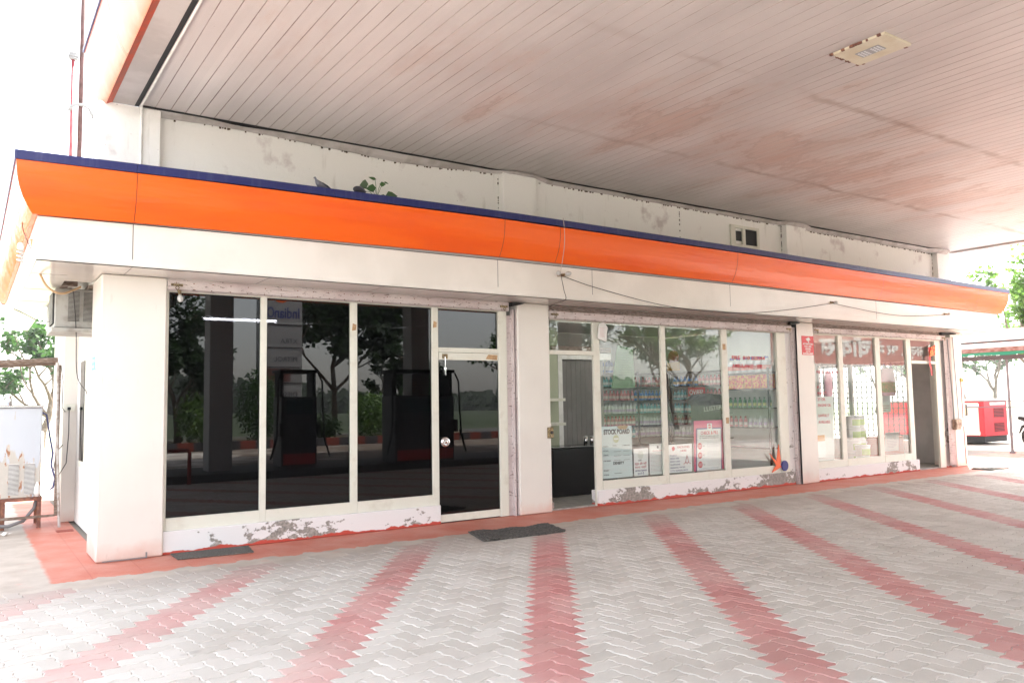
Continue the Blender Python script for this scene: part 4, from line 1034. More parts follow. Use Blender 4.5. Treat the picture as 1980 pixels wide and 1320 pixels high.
# vent pipes behind the roof
t = thing('vent_pipe', (.04, 4, 3.4), 'short pink-red vent pipe with ribbed cap above the roof', 'pipe')
g = MB(); g.tube([(.04, 4, 3.4), (.04, 4, 6.66)], .024, 10); g.build('pipe', m_redpipe, t, smooth=True)
g = MB(); g.lathe((.04, 4, 6.64), [(.03, 0), (.06, .01), (.06, .03), (.045, .03), (.065, .045), (.065, .07), (.05, .07), (.06, .09), (.04, .12), (0, .12)], 14); g.build('cap', m_pvc, t)
t = thing('vent_pipe', (.17, 4, 3.4), 'tall rusty brown pipe rising past the canopy corner', 'pipe')
g = MB(); g.tube([(.150, 4, 3.4), (.152, 4, 6.5), (.155, 4, 9.5)], [.036, .032, .03], 10); g.build('pipe', m_rustpipe, t, smooth=True)
g = MB(); g.tube([(.0, 3.97, 5.86), (.03, 3.96, 5.93), (.10, 3.95, 5.97), (.18, 3.95, 5.97), (.26, 3.95, 5.93), (.32, 3.95, 5.80)], .022, 8); g.build('clamp', m_pvc, t, smooth=True)

# ------------------------------------------------------------------ inside the middle shop
m_shelf = M('black shelf steel', (.03, .03, .035), .5)
sh = thing('display_rack', (9.4, 3.4, 0), 'black wall rack of oil bottles across the back of the middle shop', 'shelf')
LV = [.78, 1.02, 1.27, 1.54, 1.82, 2.10]
g = MB()
for z in LV: g.box(7.45, 3.28, z-.02, 11.4, 3.58, z)
g.build('shelf_board', m_shelf, sh)
for x in (7.45, 8.4, 9.4, 10.4, 11.35):
    g = MB(); g.box(x, 3.27, .05, x+.035, 3.30, 2.12); g.build('upright', m_shelf, sh)
g = MB(); g.box(7.42, 3.25, .05, 11.4, 3.6, .62); g.build('cabinet', m_shelf, sh)
def bottle_proto(cols, w, d, h, name='oil_bottle'):
    g = MB()
    def ring(z, a, b): return [(a*math.cos(t_), b*math.sin(t_), z) for t_ in [math.pi/4+k*math.pi/4 for k in range(8)]]
    prof = [(0, .5, .5), (.18, .54, .54), (.46, .54, .54), (.62, .54, .54), (.74, .44, .44), (.80, .22, .25), (.86, .2, .2)]
    for i in range(len(prof)-1):
        z0, a0, b0 = prof[i]; z1, a1, b1 = prof[i+1]; g.m(1 if i == 1 else 0)
        g.add(ring(z0*h, a0*w, b0*d)+ring(z1*h, a1*w, b1*d), [(k, (k+1) % 8, 8+(k+1) % 8, 8+k) for k in range(8)])
    g.m(2); g.lathe((0, 0, .86*h), [(.24*w, 0), (.24*w, .14*h)], 8)
    o = g.build(name, [cols[0], cols[1], cols[2]]); bpy.data.objects.remove(o) if False else None
    return o
def pm(n, c): return M(n, c, .35)
C_ = {'teal': (pm('teal plastic', (.12, .42, .45)), pm('white label', (.7, .75, .75)), pm('teal cap', (.05, .2, .25))),
      'blue': (pm('blue plastic', (.04, .22, .55)), pm('orange label', (.7, .45, .25)), pm('blue cap', (.03, .1, .35))),
      'pink': (pm('rose plastic', (.62, .22, .22)), pm('pale label', (.75, .6, .55)), pm('red cap', (.4, .05, .06))),
      'green': (pm('green plastic', (.05, .22, .09)), pm('yellow label', (.50, .52, .20)), pm('green cap', (.02, .1, .04))),
      'white': (pm('white plastic', (.68, .70, .68)), pm('lilac label', (.55, .45, .6)), pm('white cap', (.6, .62, .6))),
      'maroon': (pm('maroon can', (.25, .06, .06)), pm('grey label', (.5, .5, .45)), pm('black cap', (.03, .03, .03)))}
PR = {k: bottle_proto(v, .075, .055, .20) for k, v in C_.items()}
used = set()
def place(kind, loc, label, group, cat='bottle', scale=None):
    p = PR[kind]
    if kind in used: o = p.copy(); link(o)
    else: o = p; used.add(kind)
    o.location = loc; tag(o, label, cat, group)
    if scale: o.scale = scale
rows = [(0, ['green', 'white', 'teal', 'white']), (1, ['maroon', 'blue', 'pink', 'white']), (2, ['blue', 'blue', 'white', 'teal']), (3, ['blue', 'teal', 'pink', 'blue']), (4, ['teal', 'blue', 'teal', 'pink'])]
rr = random.Random(11); nm = ['lowest', 'second', 'third', 'fourth', 'fifth']
segn = ['left end', 'left middle', 'right middle', 'right end']
for r, cols in rows:
    x = 7.56; i = 0
    while x < 11.3:
        seg = min(3, int((x-7.5)/.97)); k = cols[seg]
        place(k, (x, 3.36+rr.uniform(-.01, .01), LV[r]), '%s oil bottle, %s of %s rack shelf' % ({'teal': 'teal and white', 'blue': 'blue', 'pink': 'rose', 'green': 'green', 'white': 'white', 'maroon': 'maroon'}[k], segn[seg], nm[r]), '%s bottles on the %s rack shelf' % (k, nm[r]))
        x += .098+rr.uniform(-.003, .005)
# big jugs on the top shelf and on the partition rack
PR['jug'] = bottle_proto((pm('navy jug', (.05, .14, .42)), pm('jug label', (.55, .62, .7)), pm('jug cap', (.35, .05, .06))), .17, .12, .30, 'oil_jug')
PR['jugr'] = bottle_proto((pm('white jug', (.62, .64, .68)), pm('jug red label', (.62, .16, .12)), pm('jug blue cap', (.05, .1, .4))), .17, .14, .30, 'oil_jug')
for i in range(9): place('jug', (8.3+i*.24, 3.40, 2.10), 'large navy oil jug standing in the row on top of the back rack', 'jugs on top of the back rack', 'oil jug')
sh2 = thing('display_rack', (11.3, 1.8, 0), 'narrow side rack of jugs and cartons on the right partition of the middle shop', 'shelf')
L2 = [.62, 1.0, 1.36, 1.72, 2.02]
g = MB()
for z in L2: g.box(11.12, .55, z-.02, 11.41, 1.62, z)
for z in LV: g.box(11.14, 1.66, z-.02, 11.41, 3.15, z)
g.build('shelf_board', m_shelf, sh2)
for y in (.55, 1.63, 2.4, 3.12):
    g = MB(); g.box(11.11, y, .03, 11.14, y+.03, 2.1); g.build('upright', m_shelf, sh2)
for i in range(6): place('jugr', (11.25, .68+i*.165, 2.02), 'white oil jug with red label in the top row of the side rack', 'jugs on the side rack', 'oil jug')
for r_, cols in ((0, ['white', 'teal']), (1, ['maroon', 'pink']), (2, ['teal', 'green']), (3, ['teal', 'pink']), (4, ['blue', 'pink'])):
    for i in range(14):
        k = cols[0 if i > 6 else 1]; y = 1.74+i*.1
        place(k, (11.24, y+rr.uniform(-.008, .008), LV[r_]), '%s oil bottle, %s half of the %s partition shelf' % ({'teal': 'teal and white', 'blue': 'blue', 'pink': 'rose', 'green': 'green', 'white': 'white', 'maroon': 'maroon'}[k], 'far' if i > 6 else 'near', nm[r_]), '%s bottles on the %s partition shelf' % (k, nm[r_]))
m_carty = M('yellow carton', (.70, .38, .06), .6, col2=(.60, .06, .04), scale=22, lo=.45, hi=.52)
cart = None
for lv in range(3):
    for i in range(5):
        if cart is None:
            g = MB(); g.box(-.10, -.085, 0, .10, .085, .085, .003); cart = g.build('oil_carton', m_carty); o = cart
        else: o = cart.copy(); link(o)
        o.location = (11.26, .68+i*.19, 1.722+lv*.088); tag(o, 'yellow and red carton in the stack below the jugs of the side rack', 'carton', 'cartons on the side rack')
for i in range(9): place('green', (11.22, .62+i*.115, 1.36), 'green oil bottle on the middle shelf of the side rack', 'green bottles on the side rack')
for i in range(9): place('pink' if i > 4 else 'white', (11.22, .62+i*.115, 1.0), ('rose' if i > 4 else 'white')+' oil bottle on the lower shelf of the side rack', 'bottles on the lower side shelf')
t = thing('round_poster', (11.1, 2.9, 2.25), 'round red topped poster with yellow base high on the partition', 'poster')
g = MB(); g.lathe((11.08, 2.9, 2.42), [(.15, 0), (.15, .006)], 24, 'x'); g.build('disc', M('salmon', (.62, .2, .14), .5), t)
g = MB(); g.box(11.07, 2.72, 2.14, 11.079, 3.08, 2.32); g.build('base', M('amber', (.72, .42, .08), .5), t)
t = thing('oil_sign', (11.08, 2.4, 1.5), 'red rectangular oil sign with white letters on the rack', 'sign')
g = MB(); g.box(11.06, 2.05, 1.60, 11.07, 2.50, 1.78); g.build('panel', m_red, t); text('SERVO', 11.059, 2.09, 1.635, .13, m_white, t, face='mx', w=.37, bold=.003)
t = thing('hanging_shirt', (10.2, 1.5, 1.2), 'dark grey shirt with white letters hanging inside the middle shop', 'shirt')
g = MB(); vs = []
prof = [(10.0, 10.98, .92), (10.02, 10.95, 1.2), (10.03, 10.95, 1.42), (9.88, 11.05, 1.50), (10.1, 10.9, 1.62), (10.38, 10.62, 1.64)]
for (a, b, z) in prof:
    for k in range(9):
        u = k/8; vs.append((a+(b-a)*u, 1.5+.05*math.sin(u*9+z*4)-.06*math.sin(u*math.pi), z))
g.add(vs, [(i*9+k, i*9+k+1, (i+1)*9+k+1, (i+1)*9+k) for i in range(len(prof)-1) for k in range(8)])
g.build('cloth', M('charcoal cloth', (.07, .075, .07), .9), t); text('LLISTER', 10.3, 1.40, 1.30, .12, m_white, t, w=.5, tilt=.1)
# entry: counter, grey panel, shelves, tumblers
t = thing('shop_counter', (7.25, 1.4, 0), 'dark counter inside the middle shop entry', 'counter')
g = MB(); g.box(6.6, 1.2, .02, 7.95, 1.65, .775, .01); g.build('body', M('dark laminate', (.02, .018, .018), .3), t)
g = MB(); g.box(6.56, 1.15, .776, 7.99, 1.7, .805, .006); g.build('top', M('black top', (.03, .03, .03), .15), t)
for i in range(2):
    t = thing('steel_tumbler', (7.45+i*.13, 1.42, .806), ('left' if i == 0 else 'right')+'-hand tall steel tumbler on the dark counter', 'tumbler')
    g = MB(); g.lathe((7.45+i*.13, 1.42, .806), [(.0, 0), (.03, 0), (.037, .14), (.034, .14), (.028, .005)], 14); g.build('cup', m_chrome, t, smooth=True)
t = thing('inner_door', (7.9, 2.3, 0), 'grey panelled inner door behind the dark counter', 'door')
m_grd = M('grey grooved panel', (.19, .18, .17), .6, col2=(.155, .15, .14), scale=2)
g = MB(); x = 7.66
while x < 8.6: g.box(x, 2.3, .03, x+.106, 2.34, 2.28, .0015); x += .108
g.build('leaf', m_grd, t); g = MB(); g.box(7.56, 2.27, .03, 7.655, 2.36, 2.40).box(7.655, 2.27, 2.285, 8.8, 2.36, 2.40); g.build('door_frame', m_white, t)
g = MB(); g.box(7.4, 2.25, 2.42, 8.8, 2.37, 2.52); g.build('lintel_board', m_wood, t)
t = thing('corner_shelves', (7.1, 2.2, 0), 'cream corner shelves seen through the middle entry', 'shelf')
g = MB()
for z in (1.12, 1.54): g.box(6.75, 2.0, z, 7.50, 2.26, z+.05)
g.build('shelf_board', m_frame, t)
g = MB(); g.box(6.9, 2.22, .03, 6.97, 2.26, 2.4).box(7.12, 2.2, .03, 7.16, 2.26, 1.6); g.build('upright', m_rust, t)
g = MB(); g.box(6.5, 2.27, .03, 7.555, 2.36, 2.85); g.build('backing', M('pale green board', (.42, .45, .33), .7), t)
t = thing('rack_poster', (7.6, 1.0, 1.7), 'green printed sheet leaning high in the first clear pane', 'poster')
g = MB(); g.add([(7.42, .7, 1.72), (7.98, .75, 1.74), (7.90, .7, 2.38), (7.55, .68, 2.42), (7.42, .706, 1.72), (7.98, .756, 1.74), (7.90, .706, 2.38), (7.55, .686, 2.42)], [(0, 1, 2, 3), (7, 6, 5, 4), (0, 4, 5, 1), (1, 5, 6, 2), (2, 6, 7, 3), (3, 7, 4, 0)]); g.build('sheet', M('green sheet', (.12, .24, .12), .6), t)
lines(t, 7.56, 7.88, 2.3, 12, .04, m_ink, .675, 2)

# ------------------------------------------------------------------ inside the far shop
m_bk = M('white bucket', (.72, .73, .70), .4); m_bkl = M('bucket green label', (.38, .55, .12), .5); m_lid = M('bucket lid', (.66, .68, .66), .4)
def bucket(x, y, z, label, r=.15, h=.26, first=[None]):
    if first[0] is None:
        t = thing('paint_bucket', (x, y, z), label, 'bucket', 'stacked buckets in the far shop')
        g = MB(); g.lathe((x, y, z), [(.0, 0), (r*.88, 0), (r*.9, .02), (r*.98, h*.86)], 20); g.build('pail', m_bk, t, smooth=False)
        g = MB(); g.lathe((x, y, z+h*.86), [(r*1.04, 0), (r*1.04, .03), (r*.98, .035), (0, .035)], 20); g.build('lid', m_lid, t)
        g = MB(); pts = []
        for k in range(9):
            w = -math.pi*.85+k*math.pi*.075; pts.append((math.cos(w), math.sin(w)))
        g.add([(x+c*r*.945, y+s*r*.945, z+h*.2) for c, s in pts]+[(x+c*r*.985, y+s*r*.985, z+h*.7) for c, s in pts], [(k, k+1, 10+k, 9+k) for k in range(8)]); g.build('label', m_bkl, t)
        first[0] = t
    else:
        t = copy_tree(first[0], (x, y, z)); t['label'] = label
for (x, y, n, nm_) in ((14.86, 1.30, 4, 'left rear'), (15.22, 1.42, 4, 'right rear'), (14.30, .75, 2, 'front'), (15.55, 1.6, 3, 'far right')):
    for k in range(n):
        bucket(x, y, .02+k*.262+(.06 if n == 4 else 0), 'white bucket, %s from the floor in the %s stack' % (['first', 'second', 'third', 'fourth'][k], nm_))
def bag(x, y, z, w, h, mat, label, mat2=None):
    t = thing('hanging_bag', (x, y, z), label, 'bag')
    g = MB(); vs = []; n = 8
    for i, (zz, ww) in enumerate(((0, .8), (.12, 1.0), (.5, 1.0), (.85, .85), (1.0, .75))):
        for k in range(n):
            a = 2*math.pi*k/n; vs.append((x+ww*w/2*math.cos(a), y+.04*math.sin(a)*(1 if i < 4 else .4)+.01*math.sin(k*2+i), z+zz*h))
    for i in range(4):
        g.m(1 if (mat2 and i == 1) else 0); b = len(g.v); g.add(vs[i*n:(i+2)*n], [(k, (k+1) % n, n+(k+1) % n, n+k) for k in range(n)])
    g.m(0); g.build('body', [mat, mat2 or mat], t, smooth=True)
    for s in (-1, 1):
        g = MB(); g.tube([(x+s*w*.3, y, z+h), (x+s*w*.2, y, z+h+.10), (x+s*w*.1, y, z+h)], .008, 5); g.build('strap', m_blueink, t)
bag(13.45, .9, 1.55, .26, .48, pm('pink film', (.72, .32, .42)), 'pink plastic bag hanging in the far shop behind the second pane')
bag(16.05, 1.15, 1.55, .62, .62, pm('pink print', (.75, .45, .50)), 'large pink flowered shopping bag hanging in the far shop', M('flower print', (.70, .30, .15), .6, col2=(.25, .35, .1), scale=25, lo=.45, hi=.55))
t = thing('calendar', (15.9, 1.5, 1.1), 'white printed calendar sheet below the flowered bag', 'calendar')
g = MB(); g.box(15.8, 1.30, 1.18, 16.35, 1.306, 1.56); g.build('sheet', m_paper, t); lines(t, 15.86, 16.3, 1.32, 3, .05, m_redink, 1.299, 4, .012)
t = thing('shop_counter', (15.6, 2.0, 0), 'low red-brown counter in the far shop', 'counter')
g = MB(); g.box(12.9, 1.9, .02, 13.9, 2.3, .95, .01).box(15.9, 1.35, .02, 16.9, 1.75, .62, .01); g.build('body', M('red brown laminate', (.42, .10, .05), .5), t)
t = board('price_notice', 16.1, 16.65, .30, .72, m_paper, 'white notice sheet on the counter behind the third far pane', y=1.34, tiltx=.05)
lines(t, 16.2, 16.6, .66, 9, .035, m_blueink, 1.339, 6, .006)
t = board('white_roll_poster', 12.15, 12.95, .30, 1.55, M('milky poster', (.68, .72, .70), .5), 'tall milky white poster behind the first far pane', y=.5, tiltx=.05)
t = board('orange_notice', 11.95, 12.25, .42, .85, m_paper, 'small white notice with orange header at the far pillar', y=.2)
g = MB(); g.box(11.97, .196, .72, 12.23, .1995, .83); g.build('header', M('orange print', (.7, .35, .1), .5), t)

# ------------------------------------------------------------------ tube lamp inside the office
t = thing('tube_lamp', (1.7, 1.2, 2.6), 'lit fluorescent tube seen through the black glass', 'lamp')
g = MB(); g.tube([(1.285, 1.2, 2.608), (2.175, 1.2, 2.618)], .008, 8); g.build('tube', emis('tube light', (.95, .97, 1.), 50), t)
g = MB(); g.box(1.26, 1.225, 2.59, 2.2, 1.26, 2.64); g.build('batten', m_white, t)

# ------------------------------------------------------------------ trees
def tree(name, base, height, spread, leafm, label, seed, n_leaf=2600, trunk_r=.14, leaf=.12, fork=.35, lean=(0, 0), group=None, dens=5, low=.3):
    t = thing(name, base, label, 'tree', group); r = random.Random(seed); B = Vector(base)
    g = MB(); tips = []
    def branch(p, d, L, rad, depth):
        pts = [p]; q = p.copy(); dd = d.copy(); n = 4
        for i in range(n):
            dd = (dd+Vector((r.uniform(-.25, .25), r.uniform(-.25, .25), r.uniform(-.05, .18)))).normalized(); q = q+dd*L/n; pts.append(q.copy())
        g.tube(pts, [rad*(1-.5*i/n) for i in range(n+1)], 7 if depth < 2 else 5, False)
        if depth >= 3: tips.extend(pts[2:]); return
        if depth == 2: tips.extend(pts[3:])
        for k in range(3 if depth else dens):
            a = r.random()*6.283; s = pts[r.randint(2, n)] if depth else pts[min(n, 2+k % 3)]
            out = Vector((math.cos(a), math.sin(a), r.uniform(.1, .8))).normalized()
            branch(s, (dd*.45+out*.8).normalized(), L*r.uniform(.55, .8)*(spread if depth == 0 else 1), rad*.5, depth+1)
    branch(B, Vector((lean[0], lean[1], 1)).normalized(), height*(1-low)*.62, trunk_r, 0)
    g.build('trunk', m_bark, t, smooth=True)
    g = MB(); per = max(1, n_leaf//max(1, len(tips)))
    for p in tips:
        if r.random() < .15: continue
        cs = r.uniform(.6, 1.5)
        for k in range(int(per*cs)):
            c = p+Vector((r.gauss(0, .3), r.gauss(0, .3), r.gauss(0, .22)))*height*.075
            a = Vector((r.uniform(-1, 1), r.uniform(-1, 1), r.uniform(-1, .6))).normalized(); b = a.cross(Vector((r.uniform(-1, 1), r.uniform(-1, 1), 1))).normalized()
            L = leaf*r.uniform(.6, 1.3); w = L*.38
            g.add([c, c+a*L*.5+b*w, c+a*L, c+a*L*.5-b*w], [(0, 1, 2, 3)])
    g.build('crown', leafm, t); return t
# left of the building, beyond the lean-to
tree('leafy_tree', (-1.9, 9.5, 0), 4.6, 1.0, m_greenl, 'bright green tree beyond the lean-to at the left edge', 21, 3800, .1, .14)
tree('leafy_tree', (-5.5, 26, 0), 6.5, 1.1, m_green, 'hazy green tree far behind the water cooler', 23, 2600, .16, .26)
tree('leafy_tree', (1.5, 30, 0), 6.0, 1.1, m_green, 'second hazy tree farther right behind the cooler', 24, 2600, .16, .26)
# right, behind the shed and generator
tree('leafy_tree', (31.5, 4.8, 0), 5.4, 1.3, m_greenl, 'leafy green tree standing behind the shed and generator', 31, 7500, .15, .17, low=.1)
tree('leafy_tree', (38, 6.6, 0), 8.0, 1.1, m_greenl, 'tall tree rising above the white shed roof at right', 32, 4200, .2, .26)
for i, (x, y, q) in enumerate(((60, 36, 'leftmost, mostly behind the far pillar'), (68, 30, 'second from the left'), (76, 38, 'the farthest back'), (66, 24, 'nearest the shed post'), (88, 32, 'rightmost, small'))):
    tree('leafy_tree', (x, y, 0), 9, 1.2, m_green, 'hazy distant tree beyond the generator, '+q, 40+i, 1500, .25, .5, group='distant trees beyond the generator')
# across the forecourt, seen as reflections in the glass
rt = [((3.2, -24.5, 0), 8.0, m_green2, 'tall airy tree across the forecourt behind the first column', 1.0, 3200), ((5.6, -23.4, 0), 5.0, m_green2, 'dense bushy tree across the forecourt beside the column', 1.2, 9500),
      ((12.8, -26, 0), 10.5, m_green2, 'dark tall conifer-like tree across the forecourt', .9, 15000), ((16.0, -24.5, 0), 4.4, m_green2, 'round dark shrub tree across the forecourt right of the dark tree', 1.1, 7500),
      ((21.5, -25, 0), 7.5, m_green, 'leaning forked tree across the forecourt near the field', 1.0, 2600), ((27, -26, 0), 8.5, m_green2, 'broad tree across the forecourt opposite the middle shop', 1.2, 4200),
      ((31, -22, 0), 8.5, m_greenl, 'light green tree across the forecourt opposite the posters', 1.1, 4200), ((37, -27, 0), 10, m_green, 'big tree across the forecourt opposite the far shop', 1.2, 4200)]
for i, (b, h, mm, lb, sp, nl) in enumerate(rt): tree('roadside_tree', b, h, sp, mm, lb, 60+i, nl, .16, .17 if h < 5 else (.30 if h > 10 and i == 2 else .22), lean=(.25, 0) if i == 4 else (0, 0))
# far woods on the horizon behind the camera side
g = MB(); r5 = random.Random(9)
for i in range(1500):
    x = -120+i*.30+r5.uniform(-1, 1); y = -170+r5.uniform(-8, 8); h = 5.5+2.5*math.sin(x*.05)+r5.uniform(-1.5, 1.5); w = r5.uniform(.8, 1.8)
    for k in range(8):
        cx_, cz_ = x+r5.uniform(-2, 2), h*r5.uniform(.1, 1); s = w*r5.uniform(.4, .9)
        g.add([(cx_-s, y, cz_-s*.6), (cx_+s, y+r5.uniform(-1, 1), cz_-s*.5), (cx_+s*.7, y, cz_+s*.6), (cx_-s*.6, y+r5.uniform(-1, 1), cz_+s*.8)], [(0, 1, 2, 3)])
tag(g.build('far_woods', m_green2), 'dark far-off tree line beyond the field', 'woods', kind='stuff')

# ------------------------------------------------------------------ forecourt things (reflected in the glass)
isl = MB(); isl.box(1.9, -10.3, -.01, 14.8, -8.0, .16, .02); o = isl.build('pump_island', M('island concrete', (.07, .07, .07), .7), loc=(8, -9, 0)); tag(o, 'long dark raised island carrying the fuel pumps', 'island')
def pump(x0, x1, y0, y1, label):
    t = thing('fuel_pump', ((x0+x1)/2, (y0+y1)/2, .16), label, 'fuel pump', 'fuel pumps on the island')
    mg = M('dark grey pump', (.055, .055, .06), .4)
    g = MB(); g.box(x0, y0, .16, x1, y1, 1.75, .02); g.build('cabinet', mg, t)
    g = MB(); g.box(x0, y0+.1, 1.751, x0+.08, y1-.1, 2.3).box(x1-.08, y0+.1, 1.751, x1, y1-.1, 2.3).box(x0-.03, y0, 2.301, x1+.03, y1, 2.38, .01); g.build('top_frame', m_black, t)
    g = MB(); g.box(x0+.12, y1+.001, 1.35, x1-.12, y1+.02, 1.68); g.build('display', M('display', (.02, .05, .06), .2), t)
    g = MB(); g.box(x0+.05, y1+.001, .2, x1-.05, y1+.012, .45); g.build('kick_panel', m_red, t)
    for xx, s in ((x0-.02, -1), (x1+.02, 1)):
        g = MB(); g.tube([(xx, y1, 2.3), (xx+s*.08, y1+.05, 2.1), (xx+s*.09, y1+.08, 1.4), (xx+s*.12, y1+.1, .8), (xx+s*.25, y1+.1, .35), (xx+s*.1, y1+.05, .9)], .022, 6); g.build('hose', m_black, t, smooth=True)
        g = MB(); g.box(xx-.04, y1-.1, .85, xx+.04, y1+.09, 1.15, .01); g.build('nozzle', m_black, t)
pump(7.35, 8.95, -8.9, -8.15, 'large dark fuel pump in front of the second canopy column')
pump(4.85, 5.7, -9.5, -8.9, 'smaller dark fuel pump between the canopy columns')
def hoop(x, y, label):
    t = thing('guard_hoop', (x, y, 0), label, 'guard rail'); g = MB(); g.tube([(x, y, 0), (x, y, .62), (x+.04, y, .68), (x+.5, y-.1, .68), (x+.54, y-.1, .62), (x+.54, y-.1, 0)], .04, 8); g.build('hoop', M('guard red', (.30, .05, .04), .5), t)
hoop(2.1, -7.75, 'red pipe guard hoop at the left end of the island'); hoop(10.2, -7.8, 'red pipe guard hoop right of the large pump')
kb = thing('kerb_island', (8, -22, 0), 'planted kerb strip painted in red and black blocks', 'kerb')
g = MB(); g2 = MB(); x = -12; k = 0
while x < 19:
    (g if k % 2 else g2).box(x, -21.4, -.01, x+.55, -21.2, .30); x += .553; k += 1
g.build('red_block', M('kerb red', (.24, .05, .03), .6), kb); g2.build('black_block', M('kerb black', (.05, .05, .055), .6), kb)
g = MB(); g.box(-12, -26, -.01, 19, -21.41, .22); g.build('soil', M('soil', (.16, .13, .08), .95), kb)
# shrubs in the kerb strip
r6 = random.Random(4)
for i in range(9):
    x = -3+i*2.3; b = (x, -22.6+r6.uniform(-.4, .4), .2)
    t = thing('shrub', b, ['low dark shrub', 'pale shrub', 'bushy shrub'][i % 3]+' number %d'[:0]+' in the red and black kerb strip', 'shrub', 'shrubs in the kerb strip')
    g = MB()
    for k in range(1300):
        v = Vector((r6.gauss(0, 1), r6.gauss(0, 1), r6.gauss(0, 1))).normalized()*r6.uniform(.55, 1.0); h_ = 1.0+.9*(i % 3)
        c = Vector(b)+Vector((v.x*.9, v.y*.7, (v.z+.9)*h_*.55)); a = Vector((r6.uniform(-1, 1), r6.uniform(-1, 1), r6.uniform(-1, 1))).normalized(); bb = a.cross(v).normalized()
        g.add([c, c+a*.1+bb*.05, c+a*.2, c+a*.1-bb*.05], [(0, 1, 2, 3)])
    g.build('foliage', (m_green2, m_greenl, m_green)[i % 3], t)
tp = thing('price_totem', (9.3, -23, 0), 'tall pale price pylon with the oil company name', 'sign')
g = MB(); g.box(8.6, -23.6, .2, 10.4, -23.2, 7.2, .02); g.build('body', M('totem grey', (.30, .30, .30), .4), tp)
text('Indian', 10.3, -23.19, 5.2, .62, m_blueink, tp, face='+y', w=1.05, bold=.012); text('Oil', 9.22, -23.19, 5.2, .62, m_blueink, tp, face='+y', w=.45, bold=.012)
for s, z in (('XTRA', 4.15), ('PETROL', 3.4), ('DIESEL', 1.95), ('AUTO', 1.2)): text(s, 10.2, -23.19, z, .28, m_ink, tp, face='+y')
g = MB(); g.lathe((9.5, -23.195, 6.2), [(.38, 0), (.38, .01)], 24, 'y'); g.build('logo', m_orange, tp)
g = MB()
for z in (4.9, 3.95, 3.15, 2.5, 1.75, 1.0): g.box(8.62, -23.196, z, 10.38, -23.18, z+.03)
g.build('divider', m_seam, tp)
g = MB(); g.box(8.75, -23.19, 2.58, 9.9, -23.17, 3.1); g.build('price_window', M('price red', (.16, .06, .05), .5), tp)
bn = thing('safety_banner', (29, -9, 0), 'long dull red banner with white Hindi lettering on posts beyond the pumps', 'banner')
g = MB(); g.box(22.5, -9.06, 2.83, 35.5, -9.0, 4.75); g.build('sheet', M('banner red', (.52, .20, .17), .6), bn)
g = MB(); g.box(22.5, -9.065, 2.70, 35.5, -8.99, 2.825); g.build('edge', m_white, bn)
text('सबसे आगे सावधानी', 33.0, -8.99, 4.05, .55, m_white, bn, face='+y', w=5.6, bold=.02)
text('पूरी िहफ़ाज़त, घर में', 34.6, -8.99, 3.25, .58, m_white, bn, face='+y', w=5.6, bold=.022); text('चौकस', 28.6, -8.99, 3.15, .95, m_white, bn, face='+y', w=3.4, bold=.035)
g = MB()
for x in (22.7, 27, 31.2, 35.3): g.tube([(x, -9.12, 0), (x, -9.12, 4.7)], .05, 8)
g.build('post', m_pvc, bn)

# ------------------------------------------------------------------ right side: generator, shed, wall, motorbike
gs = thing('generator', (27, 5, 0), 'red and white canopied diesel generator beyond the far pillar', 'generator')
GX0, GX1, GY0, GY1 = 25.47, 27.0, 3.6, 7.2
m_gw = M('generator white', (.74, .72, .67), .4); m_gr = M('generator red', (.60, .03, .045), .4)
g = MB(); g.box(GX0, GY0, .24, GX1, GY1, 1.36, .02); g.build('housing', m_gr, gs)
g = MB(); g.box(GX0-.03, GY0-.03, 1.362, GX1+.03, GY1+.03, 1.42, .01); g.build('roof', m_white, gs)
g = MB(); g.box(GX0+.04, GY0+.04, .05, GX1-.02, GY1, .238); g.build('base_frame', m_black, gs)
g = MB(); g.box(GX0-.012, GY0+.16, .27, GX0-.001, GY0+1.9, 1.30, .003); dd = g.build('door', m_gw, gs)
g = MB(); g.box(GX0-.018, GY0+.50, .90, GX0-.0125, GY0+1.32, 1.24); g.build('window_rim', m_black, dd)
g = MB(); g.box(GX0-.024, GY0+.53, .925, GX0-.0185, GY0+1.29, 1.215); g.build('window', M('amber window', (.45, .38, .24), .15, col2=(.6, .3, .15), scale=4), dd)
g = MB(); g.box(GX0-.03, GY0+1.25, .72, GX0-.013, GY0+1.42, .86, .004); g.build('handle', m_steel, dd)
g = MB(); g.box(GX0-.02, GY0+.13, .28, GX0-.013, GY0+.17, .40).box(GX0-.02, GY0+.13, 1.18, GX0-.013, GY0+.17, 1.28); g.build('hinge', m_steel, dd)
lines(gs, 0, .001, 0, 0, 1, m_ink, 0)
for z in (.36, .82):
    g = MB(); g.box(GX0+.62, GY0-.004, z, GX0+1.3, GY0-.001, z+.30); vv = g.build('vent', m_dark, gs)
    g = MB(); zz = z+.01
    while zz < z+.3: g.box(GX0+.62, GY0-.012, zz, GX0+1.3, GY0-.0045, zz+.012); zz += .045
    g.build('louvre', m_gr, vv)
g = MB(); g.box(GX0+.4, GY0-.006, 1.22, GX0+1.4, GY0-.001, 1.31); g.build('name_plate', m_white, gs)
sd_ = thing('parking_shed', (22, 1.2, 0), 'open shed with white sheet roof and green net at the right edge', 'shed')
mw2 = M('white sheet', (.78, .77, .74), .5)
g = MB(); g.add([(21.75, -1.6, 2.80), (21.75, 9.0, 2.80), (24.6, 9.0, 3.35), (24.6, -1.6, 3.35), (21.75, -1.6, 2.84), (21.75, 9.0, 2.84), (24.6, 9.0, 3.39), (24.6, -1.6, 3.39)], [(0, 1, 2, 3), (7, 6, 5, 4), (0, 3, 7, 4), (1, 5, 6, 2), (0, 4, 5, 1), (3, 2, 6, 7)]); g.build('roof_sheet', mw2, sd_)
